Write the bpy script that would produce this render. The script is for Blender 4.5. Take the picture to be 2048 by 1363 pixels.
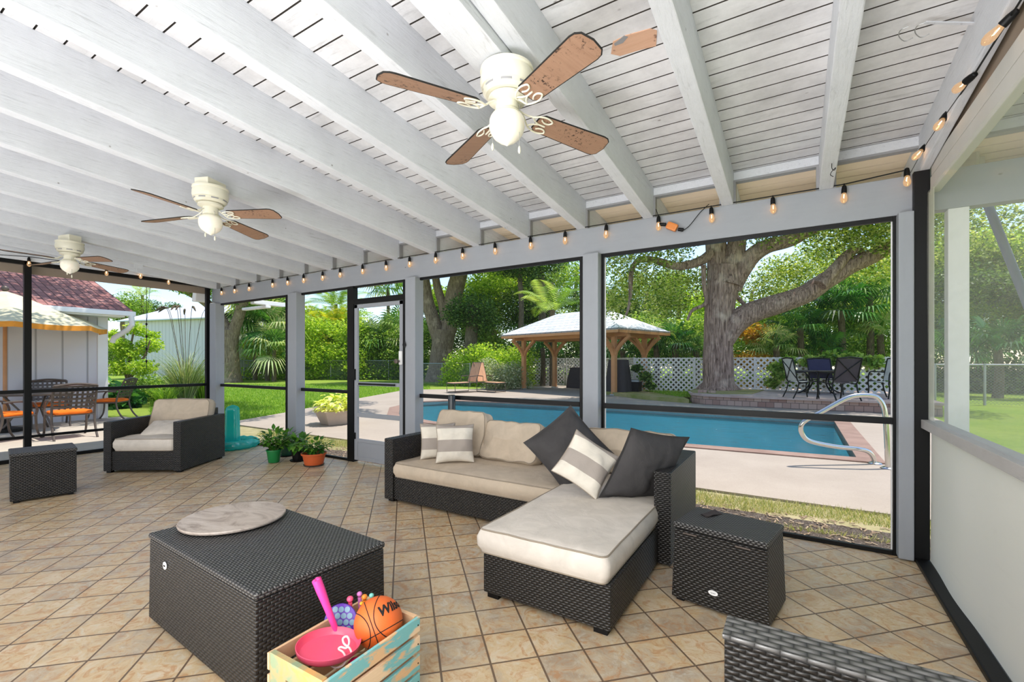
import bpy, bmesh, math, random
import numpy as np
from mathutils import Vector, Matrix, Euler, noise
for o in list(bpy.data.objects): bpy.data.objects.remove(o)
C = bpy.context.scene.collection
random.seed(7); RNG = np.random.default_rng(11)
PI = math.pi

# ------------------------------------------------------------------ camera
YAW = math.radians(31.8); EYE = 1.3; FPX = 913.0; HORY = 722.0
cam_d = bpy.data.cameras.new('camera'); cam = bpy.data.objects.new('camera', cam_d); C.objects.link(cam)
cam.location = (0, 0, EYE); cam.rotation_euler = (PI/2, 0, YAW)
cam_d.sensor_width = 36; cam_d.lens = FPX/2048*36; cam_d.shift_y = (HORY-681.5)/2048
cam_d.clip_start = 0.02; cam_d.clip_end = 400
bpy.context.scene.camera = cam
# ------------------------------------------------------------------ light
sc = bpy.context.scene
sc.view_settings.view_transform = 'Standard'; sc.view_settings.look = 'None'
sc.view_settings.gamma = 1; sc.view_settings.use_curve_mapping = False
sc.view_settings.exposure = 0.0
w = bpy.data.worlds.new('world'); sc.world = w; w.use_nodes = True
nt = w.node_tree; nt.nodes.clear()
sky = nt.nodes.new('ShaderNodeTexSky'); sky.sky_type = 'NISHITA'; sky.sun_disc = False
sky.sun_elevation = math.radians(62); sky.sun_rotation = math.radians(25); sky.altitude = 0
sky.air_density = 1.0; sky.dust_density = 0.6; sky.ozone_density = 1.5
bg = nt.nodes.new('ShaderNodeBackground'); bg.inputs['Strength'].default_value = 0.27
wo = nt.nodes.new('ShaderNodeOutputWorld')
nt.links.new(sky.outputs[0], bg.inputs[0]); nt.links.new(bg.outputs[0], wo.inputs[0])
sun_d = bpy.data.lights.new('sun', 'SUN'); sun_d.energy = 5.6; sun_d.angle = math.radians(0.6); sun_d.color = (1, .95, .87)
sun = bpy.data.objects.new('sun', sun_d); C.objects.link(sun)
SUN_DIR = Vector((0.25, 0.26, 1.0)).normalized()     # towards the sun
sun.rotation_euler = SUN_DIR.to_track_quat('Z', 'Y').to_euler()
def area(name, loc, target, sx, sy, power, col=(1, 1, 1)):
    d = bpy.data.lights.new(name, 'AREA'); d.shape = 'RECTANGLE'; d.size = sx; d.size_y = sy; d.energy = power; d.color = col
    o = bpy.data.objects.new(name, d); C.objects.link(o); o.location = loc
    o.rotation_euler = (Vector(target)-Vector(loc)).to_track_quat('-Z', 'Y').to_euler()
    return o
area('fill_front', (-2.6, -2.4, 1.7), (-3.4, 3.9, 1.9), 7.5, 2.0, 105, (.98, .99, 1))  # added fill lamp behind the camera, out of view
area('fill_up', (-4.2, -.6, .25), (-4.2, .2, 3.2), 7.6, 1.4, 135, (.97, .98, 1))  # added unseen up-light that brightens the left ceiling
area('fill_ceiling', (-.7, -.45, .3), (-.5, .4, 3.0), 1.6, 1.0, 68, (.98, .99, 1))  # added unseen lamp below the camera, fills the near ceiling
area('fill_floor', (-.7, -1.0, 2.5), (.1, 3.0, 0), 2.4, 1.0, 58, (1, .99, .97))  # added unseen overhead fill for the tiles and cushion tops

# ------------------------------------------------------------------ measuring helpers
Fv = Vector((-math.sin(YAW), math.cos(YAW), 0)); Rv = Vector((math.cos(YAW), math.sin(YAW), 0))
def dep(px, py, d): return Fv*d + Rv*(d*(px-1024)/FPX) + Vector((0, 0, EYE-d*(py-HORY)/FPX))
def at(px, py, z=0.0): return dep(px, py, FPX*(EYE-z)/(py-HORY))
def onY(px, py, Y):
    u = (px-1024)/FPX; return dep(px, py, Y/(Fv.y+u*Rv.y))
def onX(px, py, X):
    u = (px-1024)/FPX; return dep(px, py, X/(Fv.x+u*Rv.x))

# ------------------------------------------------------------------ object helpers
def tag(o, label=None, cat=None, group=None, kind=None):
    if label: o['label'] = label
    if cat: o['category'] = cat
    if group: o['group'] = group
    if kind: o['kind'] = kind
    return o
def thing(name, label, cat, loc=(0, 0, 0), rotz=0.0, group=None):
    o = bpy.data.objects.new(name, None); C.objects.link(o); o.empty_display_size = .1
    o.location = loc; o.rotation_euler = (0, 0, rotz)
    return tag(o, label, cat, group)
def copy_tree(o, parent=None):
    c = o.copy(); C.objects.link(c)
    if parent: c.parent = parent
    for ch in o.children: copy_tree(ch, c)
    return c
class MB:
    def __init__(s): s.v = []; s.f = []; s.m = []; s.mi = 0
    def add(s, vs, fs, M=None):
        n = len(s.v)
        if M is not None: vs = [M @ Vector(p) for p in vs]
        s.v += [tuple(p) for p in vs]; s.f += [tuple(i+n for i in f) for f in fs]; s.m += [s.mi]*len(fs); return s
    def box(s, x0, x1, y0, y1, z0, z1, M=None, taper=0.0):
        t = taper
        vs = [(x0, y0, z0), (x1, y0, z0), (x1, y1, z0), (x0, y1, z0), (x0+t, y0+t, z1), (x1-t, y0+t, z1), (x1-t, y1-t, z1), (x0+t, y1-t, z1)]
        return s.add(vs, [(3, 2, 1, 0), (4, 5, 6, 7), (0, 1, 5, 4), (1, 2, 6, 5), (2, 3, 7, 6), (3, 0, 4, 7)], M)
    def bar(s, a, b, w, h, up=(0, 0, 1)):
        a = Vector(a); b = Vector(b); d = (b-a); L = d.length; d.normalize(); u = Vector(up)
        if abs(d.dot(u)) > .98: u = Vector((1, 0, 0))
        x = d.cross(u).normalized(); z = x.cross(d)
        M = Matrix((x, d, z)).transposed().to_4x4(); M.translation = a
        return s.box(-w/2, w/2, 0, L, -h/2, h/2, M)
    def prism(s, poly, z0, z1, M=None):
        n = len(poly); vs = [(p[0], p[1], z0) for p in poly]+[(p[0], p[1], z1) for p in poly]
        fs = [tuple(range(n-1, -1, -1)), tuple(range(n, 2*n))]+[(i, (i+1) % n, n+(i+1) % n, n+i) for i in range(n)]
        return s.add(vs, fs, M)
    def tube(s, pts, r, seg=8, closed=False, cap=True, flat=1.0, M=None):
        pts = [Vector(p) for p in pts]; n = len(pts); rs = r if isinstance(r, (list, tuple)) else [r]*n
        vs = []; fs = []; pu = None
        for i, p in enumerate(pts):
            if closed: t = pts[(i+1) % n]-pts[i-1]
            else: t = pts[min(i+1, n-1)]-pts[max(i-1, 0)]
            t.normalize()
            if pu is None: pu = Vector((0, 0, 1)) if abs(t.z) < .9 else Vector((1, 0, 0))
            x = t.cross(pu).normalized(); y = x.cross(t).normalized(); pu = y
            for k in range(seg):
                a = 2*PI*k/seg; vs.append(p+x*(math.cos(a)*rs[i])+y*(math.sin(a)*rs[i]*flat))
        m = n if closed else n-1
        for i in range(m):
            for k in range(seg):
                a = i*seg+k; b = i*seg+(k+1) % seg; j = (i+1) % n; fs.append((a, b, j*seg+(k+1) % seg, j*seg+k))
        if cap and not closed: fs.append(tuple(range(seg-1, -1, -1))); fs.append(tuple((n-1)*seg+k for k in range(seg)))
        return s.add(vs, fs, M)
    def lathe(s, prof, seg=24, M=None, cap=True):
        vs = []; fs = []; n = len(prof)
        for (r, z) in prof:
            for k in range(seg):
                a = 2*PI*k/seg; vs.append((r*math.cos(a), r*math.sin(a), z))
        for i in range(n-1):
            for k in range(seg):
                fs.append((i*seg+k, i*seg+(k+1) % seg, (i+1)*seg+(k+1) % seg, (i+1)*seg+k))
        if cap:
            fs.append(tuple(range(seg-1, -1, -1))); fs.append(tuple((n-1)*seg+k for k in range(seg)))
        return s.add(vs, fs, M)
    def grid(s, fn, nu, nv, M=None, cu=False):
        vs = [fn(i/(nu if cu else nu-1), j/(nv-1)) for i in range(nu) for j in range(nv)]; fs = []
        for i in range(nu if cu else nu-1):
            for j in range(nv-1):
                i2 = (i+1) % nu; fs.append((i*nv+j, i2*nv+j, i2*nv+j+1, i*nv+j+1))
        return s.add(vs, fs, M)
    def ball(s, c, r, seg=16, sc=(1, 1, 1)):
        n = seg//2
        prof = [(max(r*math.sin(PI*i/n), 1e-4), -r*math.cos(PI*i/n)) for i in range(n+1)]
        M = Matrix.Translation(Vector(c)) @ Matrix.Diagonal((sc[0], sc[1], sc[2], 1))
        return s.lathe(prof, seg, M, cap=False)
    def build(s, name, mat, parent=None, smooth=False, bevel=0.0, kind=None, loc=None, weld=False, bseg=2):
        me = bpy.data.meshes.new(name); me.from_pydata(s.v, [], s.f)
        mats = mat if isinstance(mat, (list, tuple)) else [mat]
        for m in mats: me.materials.append(m)
        if len(mats) > 1: me.polygons.foreach_set('material_index', s.m)
        if bevel or weld:
            bm = bmesh.new(); bm.from_mesh(me)
            if weld: bmesh.ops.remove_doubles(bm, verts=bm.verts, dist=1e-4)
            bmesh.ops.recalc_face_normals(bm, faces=bm.faces)
            if bevel:
                es = [e for e in bm.edges if len(e.link_faces) == 2 and e.calc_face_angle(0) > .6]
                bmesh.ops.bevel(bm, geom=es, offset=bevel, segments=bseg, profile=.6, affect='EDGES', clamp_overlap=True)
            bm.to_mesh(me); bm.free()
        me.update(); box_uv(me)
        if smooth:
            me.polygons.foreach_set('use_smooth', [True]*len(me.polygons))
            try: me.set_sharp_from_angle(angle=math.radians(38))
            except Exception: pass
        o = bpy.data.objects.new(name, me); C.objects.link(o)
        if parent: o.parent = parent
        if loc is not None: o.location = loc
        if kind: o['kind'] = kind
        return o
def box_uv(me):
    n = len(me.loops)
    if n == 0: return
    co = np.empty(len(me.vertices)*3, 'f'); me.vertices.foreach_get('co', co); co = co.reshape(-1, 3)
    li = np.empty(n, 'i'); me.loops.foreach_get('vertex_index', li)
    no = np.empty(len(me.polygons)*3, 'f'); me.polygons.foreach_get('normal', no); no = np.abs(no.reshape(-1, 3))
    lt = np.empty(len(me.polygons), 'i'); me.polygons.foreach_get('loop_total', lt)
    ax = np.repeat(no.argmax(1), lt); p = co[li]
    uv = np.where((ax == 2)[:, None], p[:, [0, 1]], np.where((ax == 1)[:, None], p[:, [0, 2]], p[:, [1, 2]]))
    me.uv_layers.new(name='UVMap').data.foreach_set('uv', uv.astype('f').ravel())
def simple(name, mb, mat, label, cat, loc=(0, 0, 0), rotz=0, group=None, **k):
    o = mb.build(name, mat, **k); o.location = loc; o.rotation_euler = (0, 0, rotz); return tag(o, label, cat, group)

# ------------------------------------------------------------------ materials
def rgb(r, g, b):
    f = lambda c: (c/255/12.92) if c/255 <= .04045 else ((c/255+.055)/1.055)**2.4
    return (f(r), f(g), f(b), 1)
class NT:
    def __init__(s, name):
        s.mat = bpy.data.materials.new(name); s.mat.use_nodes = True; s.t = s.mat.node_tree; s.t.nodes.clear()
        s.out = s.n('ShaderNodeOutputMaterial')
    def n(s, ty, **k):
        nd = s.t.nodes.new(ty)
        for a, v in k.items():
            if a.startswith('_'): setattr(nd, a[1:], v)
            else:
                key = a.replace('__', ' ')
                nd.inputs[key].default_value = v
        return nd
    def l(s, a, b): s.t.links.new(a, b); return s
    def math(s, op, a, b=None, c=None, clamp=False):
        nd = s.t.nodes.new('ShaderNodeMath'); nd.operation = op; nd.use_clamp = clamp
        for i, v in enumerate((a, b, c)):
            if v is None: continue
            if hasattr(v, 'is_output'): s.l(v, nd.inputs[i])
            else: nd.inputs[i].default_value = v
        return nd.outputs[0]
    def mix(s, f, a, b, mode='MIX'):
        nd = s.t.nodes.new('ShaderNodeMix'); nd.data_type = 'RGBA'; nd.blend_type = mode
        for sock, v in ((nd.inputs[0], f), (nd.inputs[6], a), (nd.inputs[7], b)):
            if hasattr(v, 'is_output'): s.l(v, sock)
            else: sock.default_value = v
        return nd.outputs[2]
    def ramp(s, f, stops):
        nd = s.t.nodes.new('ShaderNodeValToRGB'); s.l(f, nd.inputs[0]); e = nd.color_ramp.elements
        while len(e) < len(stops): e.new(.5)
        for i, (p, c) in enumerate(stops):
            e[i].position = p; e[i].color = c if len(c) == 4 else (*c, 1)
        return nd.outputs[0]
    def obj(s, scale=(1, 1, 1), rot=(0, 0, 0), loc=(0, 0, 0), uv=False):
        tc = s.t.nodes.new('ShaderNodeTexCoord'); mp = s.t.nodes.new('ShaderNodeMapping')
        s.l(tc.outputs['UV' if uv else 'Object'], mp.inputs[0]); mp.inputs['Scale'].default_value = scale
        mp.inputs['Rotation'].default_value = rot; mp.inputs['Location'].default_value = loc
        return mp.outputs[0]
    def noise(s, vec, scale=5, detail=4, rough=.6, dist=0, color=False):
        nd = s.n('ShaderNodeTexNoise', Scale=scale, Detail=detail, Roughness=rough, Distortion=dist); s.l(vec, nd.inputs['Vector'])
        return nd.outputs['Color' if color else 'Fac']
    def pbsdf(s, col, rough=.6, metal=0, spec=.5, bump=None, bs=.3, bd=.01, **k):
        p = s.t.nodes.new('ShaderNodeBsdfPrincipled')
        for sock, v in (('Base Color', col), ('Roughness', rough), ('Metallic', metal), ('Specular IOR Level', spec)):
            if hasattr(v, 'is_output'): s.l(v, p.inputs[sock])
            else: p.inputs[sock].default_value = v
        for a, v in k.items(): p.inputs[a.replace('__', ' ')].default_value = v
        if bump is not None:
            b = s.n('ShaderNodeBump', Strength=bs, Distance=bd); s.l(bump, b.inputs['Height']); s.l(b.outputs[0], p.inputs['Normal'])
        s.l(p.outputs[0], s.out.inputs[0]); return p
def plain(name, col, rough=.6, metal=0, var=.08, nscale=6, bs=.15, spec=.5, **k):
    t = NT(name); v = t.obj(); f = t.noise(v, nscale, 5)
    c = t.mix(t.math('MULTIPLY', f, 1.0), tuple(x*(1-var) for x in col[:3])+(1,), tuple(min(x*(1+var), 1) for x in col[:3])+(1,))
    t.pbsdf(c, rough, metal, spec, bump=t.noise(v, nscale*14, 3), bs=bs, bd=.002, **k); return t.mat
def painted_wood(name, col, grain=(1.5, 18, 18), dirt=.25, bs=.5, patchy=.12):
    t = NT(name); v = t.obj(scale=grain); g = t.noise(v, 2.2, 7, .7, .4); v2 = t.obj(); d = t.noise(v2, 2.3, 6, .7)
    k = t.ramp(g, [(.25, (1-dirt, 1-dirt, 1-dirt)), (.42, (.96, .96, .96)), (.8, (1, 1, 1))])
    k2 = t.ramp(d, [(.3, (1-patchy, 1-patchy, 1-patchy)), (.62, (1, 1, 1))])
    vo = t.n('ShaderNodeTexVoronoi', Scale=3.1); t.l(t.obj(scale=(1, 1.6, 1.6)), vo.inputs['Vector'])
    kn = t.ramp(vo.outputs['Distance'], [(.015, (.45, .42, .4)), (.045, (1, 1, 1))])
    c = t.mix(1.0, t.mix(1.0, t.mix(1.0, col, k, 'MULTIPLY'), k2, 'MULTIPLY'), kn, 'MULTIPLY')
    t.pbsdf(c, .62, bump=g, bs=bs, bd=.006); return t.mat
def rattan(name='rattan', dark=(.003, .0025, .002, 1), lite=(.028, .0235, .021, 1), row=.0125, col=.03, ex=2.6):
    t = NT(name); uv = t.obj(uv=True); sp = t.n('ShaderNodeSeparateXYZ'); t.l(uv, sp.inputs[0]); u, v = sp.outputs[0], sp.outputs[1]
    rv = t.math('DIVIDE', v, row); rf = t.math('FLOOR', rv); par = t.math('MULTIPLY', rf, .5)
    a = t.math('ABSOLUTE', t.math('SINE', t.math('MULTIPLY', t.math('ADD', t.math('DIVIDE', u, col), par), PI)))
    b = t.math('ABSOLUTE', t.math('SINE', t.math('MULTIPLY', rv, PI)))
    h = t.math('MULTIPLY', t.math('POWER', a, .7), t.math('POWER', b, .6))
    c = t.mix(t.math('POWER', h, ex), dark, lite); ro = t.math('SUBTRACT', .6, t.math('MULTIPLY', h, .3))
    t.pbsdf(c, ro, spec=.65, bump=h, bs=1.0, bd=.006); return t.mat
def fabric(name, col, bs=.25, weave=900, wr=.5, stripes=None):
    t = NT(name); v = t.obj(); n1 = t.noise(v, 7, 5, .6, .6); n2 = t.noise(v, 260, 2)
    c0 = tuple(x*.88 for x in col[:3])+(1,); c1 = tuple(min(1, x*1.08) for x in col[:3])+(1,)
    c = t.mix(t.ramp(n1, [(.3, (0, 0, 0)), (.7, (1, 1, 1))]), c0, c1)
    if stripes:
        ax, w_, other = stripes; sp = t.n('ShaderNodeSeparateXYZ'); t.l(v, sp.inputs[0])
        f = t.math('FLOOR', t.math('DIVIDE', t.math('ADD', sp.outputs[ax], 10+w_/2), w_)); m = t.math('MODULO', f, 2.0)
        par = (10+w_/2)//w_ % 2
        c = t.mix(t.math('COMPARE', m, float(par), .1), c, other)
    hgt = t.math('ADD', t.math('MULTIPLY', n1, 1.0), t.math('MULTIPLY', n2, .05))
    t.pbsdf(c, .9, spec=.15, bump=hgt, bs=bs, bd=.03); return t.mat
def leafmat(name, cols, trans=.45, rough=.5, spec=.3):
    t = NT(name); a = t.n('ShaderNodeAttribute', _attribute_name='rnd')
    c = t.ramp(a.outputs['Fac'], [(i/(len(cols)-1), q) for i, q in enumerate(cols)])
    p = t.n('ShaderNodeBsdfPrincipled', Roughness=rough); p.inputs['Specular IOR Level'].default_value = spec; t.l(c, p.inputs['Base Color'])
    tr = t.n('ShaderNodeBsdfTranslucent'); t.l(t.mix(1.0, c, (1.5, 1.45, .7, 1), 'MULTIPLY'), tr.inputs[0])
    m = t.n('ShaderNodeMixShader', Fac=trans); t.l(p.outputs[0], m.inputs[1]); t.l(tr.outputs[0], m.inputs[2]); t.l(m.outputs[0], t.out.inputs[0])
    return t.mat
def bark(name, c0, c1, scale=1.0):
    t = NT(name); v = t.obj(scale=(8*scale, 8*scale, .8*scale)); w_ = t.noise(v, 2.8, 8, .65, .9)
    patch = t.noise(t.obj(), 1.3, 3)
    c = t.mix(t.ramp(w_, [(.35, (0, 0, 0)), (.62, (1, 1, 1))]), c0, c1)
    c = t.mix(t.ramp(patch, [(.55, (0, 0, 0)), (.7, (.6, .6, .6))]), c, tuple(min(1, x*1.7) for x in c1[:3])+(1,))
    t.pbsdf(c, .9, spec=.1, bump=w_, bs=1.0, bd=.08); return t.mat
M = {}
M['white'] = painted_wood('white_paint', rgb(226, 229, 235), grain=(26, 2, 26), dirt=.34, bs=.8)
M['board'] = painted_wood('board_paint', rgb(238, 238, 240), grain=(1.2, 9, 9), dirt=.36, bs=.25, patchy=.3)
M['grey'] = painted_wood('grey_paint', rgb(152, 156, 163), grain=(1.2, 14, 14), dirt=.06, bs=.15, patchy=.06)
M['greyv'] = painted_wood('grey_post_paint', rgb(152, 156, 163), grain=(14, 14, 1.2), dirt=.06, bs=.15, patchy=.06)
M['frameline'] = plain('grey_trim', rgb(150, 150, 152), .5)
M['black'] = plain('black_metal', (.004, .004, .0045, 1), .45, var=.3, spec=.25)
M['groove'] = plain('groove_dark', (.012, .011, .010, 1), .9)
M['rattan'] = rattan(); M['rattan_lit_top'] = rattan('rattan_lit_top', (.006, .005, .005, 1), (.16, .155, .15, 1), .011, .024)  # lid weave coloured lighter to carry the window highlight
M['rattan_fine'] = rattan('rattan_band', (.02, .019, .018, 1), (.22, .215, .21, 1), .021, .055, 1.0)
M['beige'] = fabric('beige_cloth', rgb(196, 180, 160)); M['cream'] = fabric('cream_cloth', rgb(214, 205, 194), bs=.18)
M['piping'] = plain('piping_cloth', rgb(150, 138, 122), .9)
M['charcoal'] = fabric('charcoal_cloth', rgb(72, 70, 70), bs=.35)
M['stripe'] = fabric('striped_cloth', rgb(222, 214, 200), stripes=(1, .105, rgb(165, 155, 146)))
M['ivory'] = plain('ivory_enamel', rgb(228, 224, 205), .3, var=.05)
def glassy():
    t = NT('opal_glass'); p = t.pbsdf(rgb(238, 232, 216), .18); p.inputs['Subsurface Weight'].default_value = .2
    p.inputs['Emission Color'].default_value = (1, .93, .8, 1); p.inputs['Emission Strength'].default_value = .12; return t.mat
M['opal'] = glassy()
def bladewood(name, c0, c1):
    t = NT(name); v = t.obj(scale=(2, 22, 4)); g = t.noise(v, 2, 6, .7, .5); sp = t.noise(t.obj(), 46, 3, .8); big = t.noise(t.obj(), 6, 2)
    c = t.mix(g, c0, c1); k = t.math('MULTIPLY', t.ramp(sp, [(.56, (0, 0, 0)), (.62, (1, 1, 1))]), t.ramp(big, [(.42, (0, 0, 0)), (.6, (1, 1, 1))]))
    c = t.mix(k, c, (.045, .025, .018, 1)); t.pbsdf(c, .55, bump=g, bs=.2); return t.mat
M['blade'] = bladewood('fan_blade_wood', rgb(134, 100, 78), rgb(172, 138, 114))
def tile_mat():
    t = NT('floor_tile'); S = .2125; P0 = at(882.6, 1341.7)
    ang = -math.atan((808-1024)/FPX)+YAW     # direction of the tile lines
    mp = t.obj(rot=(0, 0, -ang)); Mr = Matrix.Rotation(-ang, 3, 'Z'); q = Mr @ P0
    mv = t.n('ShaderNodeVectorMath', _operation='SUBTRACT'); t.l(mp, mv.inputs[0]); mv.inputs[1].default_value = (q.x-40*S-.002, q.y-40*S-.002, 0)
    v = mv.outputs[0]
    br = t.n('ShaderNodeTexBrick', Scale=1.0, Mortar__Size=.005, Mortar__Smooth=.2, Brick__Width=S, Row__Height=S, Bias=0)
    br.offset = 0; br.squash = 1; t.l(v, br.inputs['Vector']); br.inputs['Color1'].default_value = (0, 0, 0, 1); br.inputs['Color2'].default_value = (1, 1, 1, 1)
    br.inputs['Mortar'].default_value = (.5, .5, .5, 1)
    o = t.obj(); n1 = t.noise(o, 5.5, 6, .65, .8); n2 = t.noise(o, 13, 7, .72, 1.6); n3 = t.noise(o, 70, 3); n4 = t.noise(o, 1.1, 2)
    ns = t.math('ADD', n1, t.math('MULTIPLY', t.math('SUBTRACT', t.math('MULTIPLY', br.outputs['Color'], 1.0), .5), .22))
    c = t.ramp(ns, [(.28, rgb(170, 152, 130)), (.42, rgb(190, 172, 146)), (.55, rgb(202, 178, 140)), (.68, rgb(210, 190, 160))])
    rust = t.ramp(n2, [(.5, (0, 0, 0)), (.62, (1, 1, 1))]); c = t.mix(t.math('MULTIPLY', rust, .62), c, rgb(182, 128, 78))
    pale = t.ramp(n2, [(.34, (1, 1, 1)), (.46, (0, 0, 0))]); c = t.mix(t.math('MULTIPLY', pale, .5), c, rgb(208, 204, 190))
    c = t.mix(br.outputs['Fac'], c, rgb(112, 92, 74))
    h = t.math('SUBTRACT', t.math('MULTIPLY', n3, .12), t.math('MULTIPLY', br.outputs['Fac'], 1.0)); h = t.math('ADD', h, t.math('MULTIPLY', n2, .35))
    ro = t.math('ADD', .3, t.math('MULTIPLY', n1, .22))
    t.pbsdf(c, ro, spec=.45, bump=h, bs=.5, bd=.004); return t.mat
M['tile'] = tile_mat()
def concrete(name, c0, c1, sc_=1.0, cracks=0):
    t = NT(name); v = t.obj(); a = t.noise(v, .7*sc_, 6, .65); b = t.noise(v, 60*sc_, 4, .8)
    c = t.mix(t.ramp(a, [(.3, (0, 0, 0)), (.7, (1, 1, 1))]), c0, c1); c = t.mix(t.math('MULTIPLY', t.ramp(b, [(.5, (0, 0, 0)), (.75, (1, 1, 1))]), .35), c, rgb(120, 110, 100))
    t.pbsdf(c, .85, spec=.2, bump=b, bs=.3, bd=.004); return t.mat
M['deck'] = concrete('pool_deck_concrete', rgb(158, 146, 134), rgb(174, 162, 150)); M['patio'] = concrete('patio_concrete', rgb(168, 158, 146), rgb(190, 180, 166))
def grassmat():
    t = NT('lawn_ground'); v = t.obj(); a = t.noise(v, .35, 4); b = t.noise(t.obj(scale=(1, 1, 1)), 22, 6, .8)
    c = t.mix(t.ramp(b, [(.3, (0, 0, 0)), (.7, (1, 1, 1))]), rgb(84, 122, 34), rgb(158, 182, 74)); c = t.mix(t.ramp(a, [(.4, (0, 0, 0)), (.65, (.45, .45, .45))]), c, rgb(168, 178, 84))
    t.pbsdf(c, .9, spec=.1, bump=b, bs=.8, bd=.06); return t.mat
M['lawn'] = grassmat()
def mulchmat():
    t = NT('mulch_ground'); v = t.obj(scale=(2, 1, 1)); b = t.noise(v, 34, 6, .8, 1.0)
    c = t.ramp(b, [(.3, (.03, .02, .015)), (.5, (.14, .1, .075)), (.66, (.4, .34, .28))]); t.pbsdf(c, .95, bump=b, bs=1, bd=.03); return t.mat
M['mulch'] = mulchmat()
def screenmat(name, op, col=(.25, .26, .27, 1)):
    t = NT(name); tr = t.n('ShaderNodeBsdfTransparent'); d = t.n('ShaderNodeBsdfDiffuse', Color=col); m = t.n('ShaderNodeMixShader', Fac=op)
    t.l(tr.outputs[0], m.inputs[1]); t.l(d.outputs[0], m.inputs[2]); t.l(m.outputs[0], t.out.inputs[0]); return t.mat
M['screen'] = screenmat('insect_screen', .02)
def vinylmat(name, op, rough=.12, trl=.5):
    t = NT(name); v = t.obj(scale=(1, 1.2, 5)); n = t.noise(v, 1.6, 5, .65, 1.2)
    fac = t.math('ADD', op-.06, t.math('MULTIPLY', n, .16), clamp=True)
    tr = t.n('ShaderNodeBsdfTransparent'); d = t.n('ShaderNodeBsdfDiffuse', Color=rgb(236, 232, 224)); tl = t.n('ShaderNodeBsdfTranslucent', Color=rgb(236, 232, 224))
    a = t.n('ShaderNodeMixShader', Fac=trl); t.l(d.outputs[0], a.inputs[1]); t.l(tl.outputs[0], a.inputs[2])
    m = t.n('ShaderNodeMixShader'); t.l(fac, m.inputs[0]); t.l(tr.outputs[0], m.inputs[1]); t.l(a.outputs[0], m.inputs[2])
    g = t.n('ShaderNodeBsdfGlossy', Roughness=rough, Color=(.9, .9, .9, 1)); m2 = t.n('ShaderNodeMixShader', Fac=.04); t.l(m.outputs[0], m2.inputs[1]); t.l(g.outputs[0], m2.inputs[2])
    t.l(m2.outputs[0], t.out.inputs[0]); return t.mat
M['vinyl'] = vinylmat('clear_vinyl', .22); M['vinyl_white'] = vinylmat('white_vinyl', .99, .3, .2); M['vinyl_cloud'] = vinylmat('cloudy_vinyl', .5, .3)
def water():
    t = NT('pool_water'); v = t.obj(scale=(1, 1.7, 1)); n = t.noise(v, 3.2, 5, .65, 1.2); n2 = t.noise(v, .5, 3)
    tr = t.n('ShaderNodeBsdfTransparent', Color=(.68, .92, .95, 1)); g = t.n('ShaderNodeBsdfGlossy', Roughness=.04, Color=(.9, .95, 1, 1))
    b = t.n('ShaderNodeBump', Strength=.9, Distance=.10); t.l(n, b.inputs['Height']); t.l(b.outputs[0], g.inputs['Normal'])
    f = t.n('ShaderNodeFresnel', IOR=1.45); t.l(b.outputs[0], f.inputs['Normal'])
    m = t.n('ShaderNodeMixShader'); t.l(f.outputs[0], m.inputs[0]); t.l(tr.outputs[0], m.inputs[1]); t.l(g.outputs[0], m.inputs[2]); t.l(m.outputs[0], t.out.inputs[0]); return t.mat
M['water'] = water(); M['plaster'] = plain('pool_plaster', rgb(142, 196, 206), .7, var=.12, nscale=1.5)
M['coping'] = concrete('coping_brick', rgb(128, 104, 94), rgb(158, 132, 120), 3)
def brickmat():
    t = NT('terrace_brick'); uv = t.obj(uv=True); br = t.n('ShaderNodeTexBrick', Scale=1.0, Mortar__Size=.006, Brick__Width=.2, Row__Height=.15); t.l(uv, br.inputs['Vector'])
    br.inputs['Color1'].default_value = rgb(186, 160, 146); br.inputs['Color2'].default_value = rgb(150, 116, 104); br.inputs['Mortar'].default_value = rgb(95, 80, 74)
    t.pbsdf(br.outputs[0], .85, bump=br.outputs['Fac'], bs=-.4); return t.mat
M['brick'] = brickmat(); M['pavers'] = concrete('terrace_pavers', rgb(176, 150, 142), rgb(200, 184, 176), 2)
M['oakbark'] = bark('oak_bark', rgb(104, 82, 74), rgb(214, 180, 166)); M['bark'] = bark('brown_bark', rgb(112, 92, 78), rgb(186, 162, 140), 1.2)
M['palmbark'] = bark('palm_bark', rgb(88, 76, 62), rgb(150, 134, 112), 2)
M['cedar'] = painted_wood('cedar_wood', rgb(206, 146, 96), grain=(10, 10, 1), dirt=.3, bs=.2); M['bleached'] = painted_wood('bleached_boards', rgb(186, 168, 152), grain=(2, 14, 14), dirt=.3)
def shingle(name, c0, c1, row=.14):
    t = NT(name); uv = t.obj(uv=True); br = t.n('ShaderNodeTexBrick', Scale=1.0, Mortar__Size=.012, Brick__Width=.3, Row__Height=row); t.l(uv, br.inputs['Vector'])
    br.inputs['Color1'].default_value = c0; br.inputs['Color2'].default_value = c1; br.inputs['Mortar'].default_value = tuple(x*.45 for x in c0[:3])+(1,)
    t.pbsdf(br.outputs[0], .9, bump=br.outputs['Fac'], bs=-.5, bd=.02); return t.mat
M['shingle'] = shingle('red_shingle', rgb(142, 92, 88), rgb(172, 122, 116)); M['silver'] = shingle('silver_roofing', rgb(196, 200, 206), rgb(226, 230, 236), .25)
def corrug(name, col, pitch, ax=0, rough=.5):
    t = NT(name); uv = t.obj(uv=True); sp = t.n('ShaderNodeSeparateXYZ'); t.l(uv, sp.inputs[0])
    s_ = t.math('FRACT', t.math('DIVIDE', sp.outputs[ax], pitch)); g = t.ramp(s_, [(0, (.45, .45, .45)), (.05, (1, 1, 1)), (.93, (1, 1, 1)), (1, (.45, .45, .45))])
    t.pbsdf(t.mix(1.0, col, g, 'MULTIPLY'), rough, bump=g, bs=.6, bd=.02); return t.mat
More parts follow.
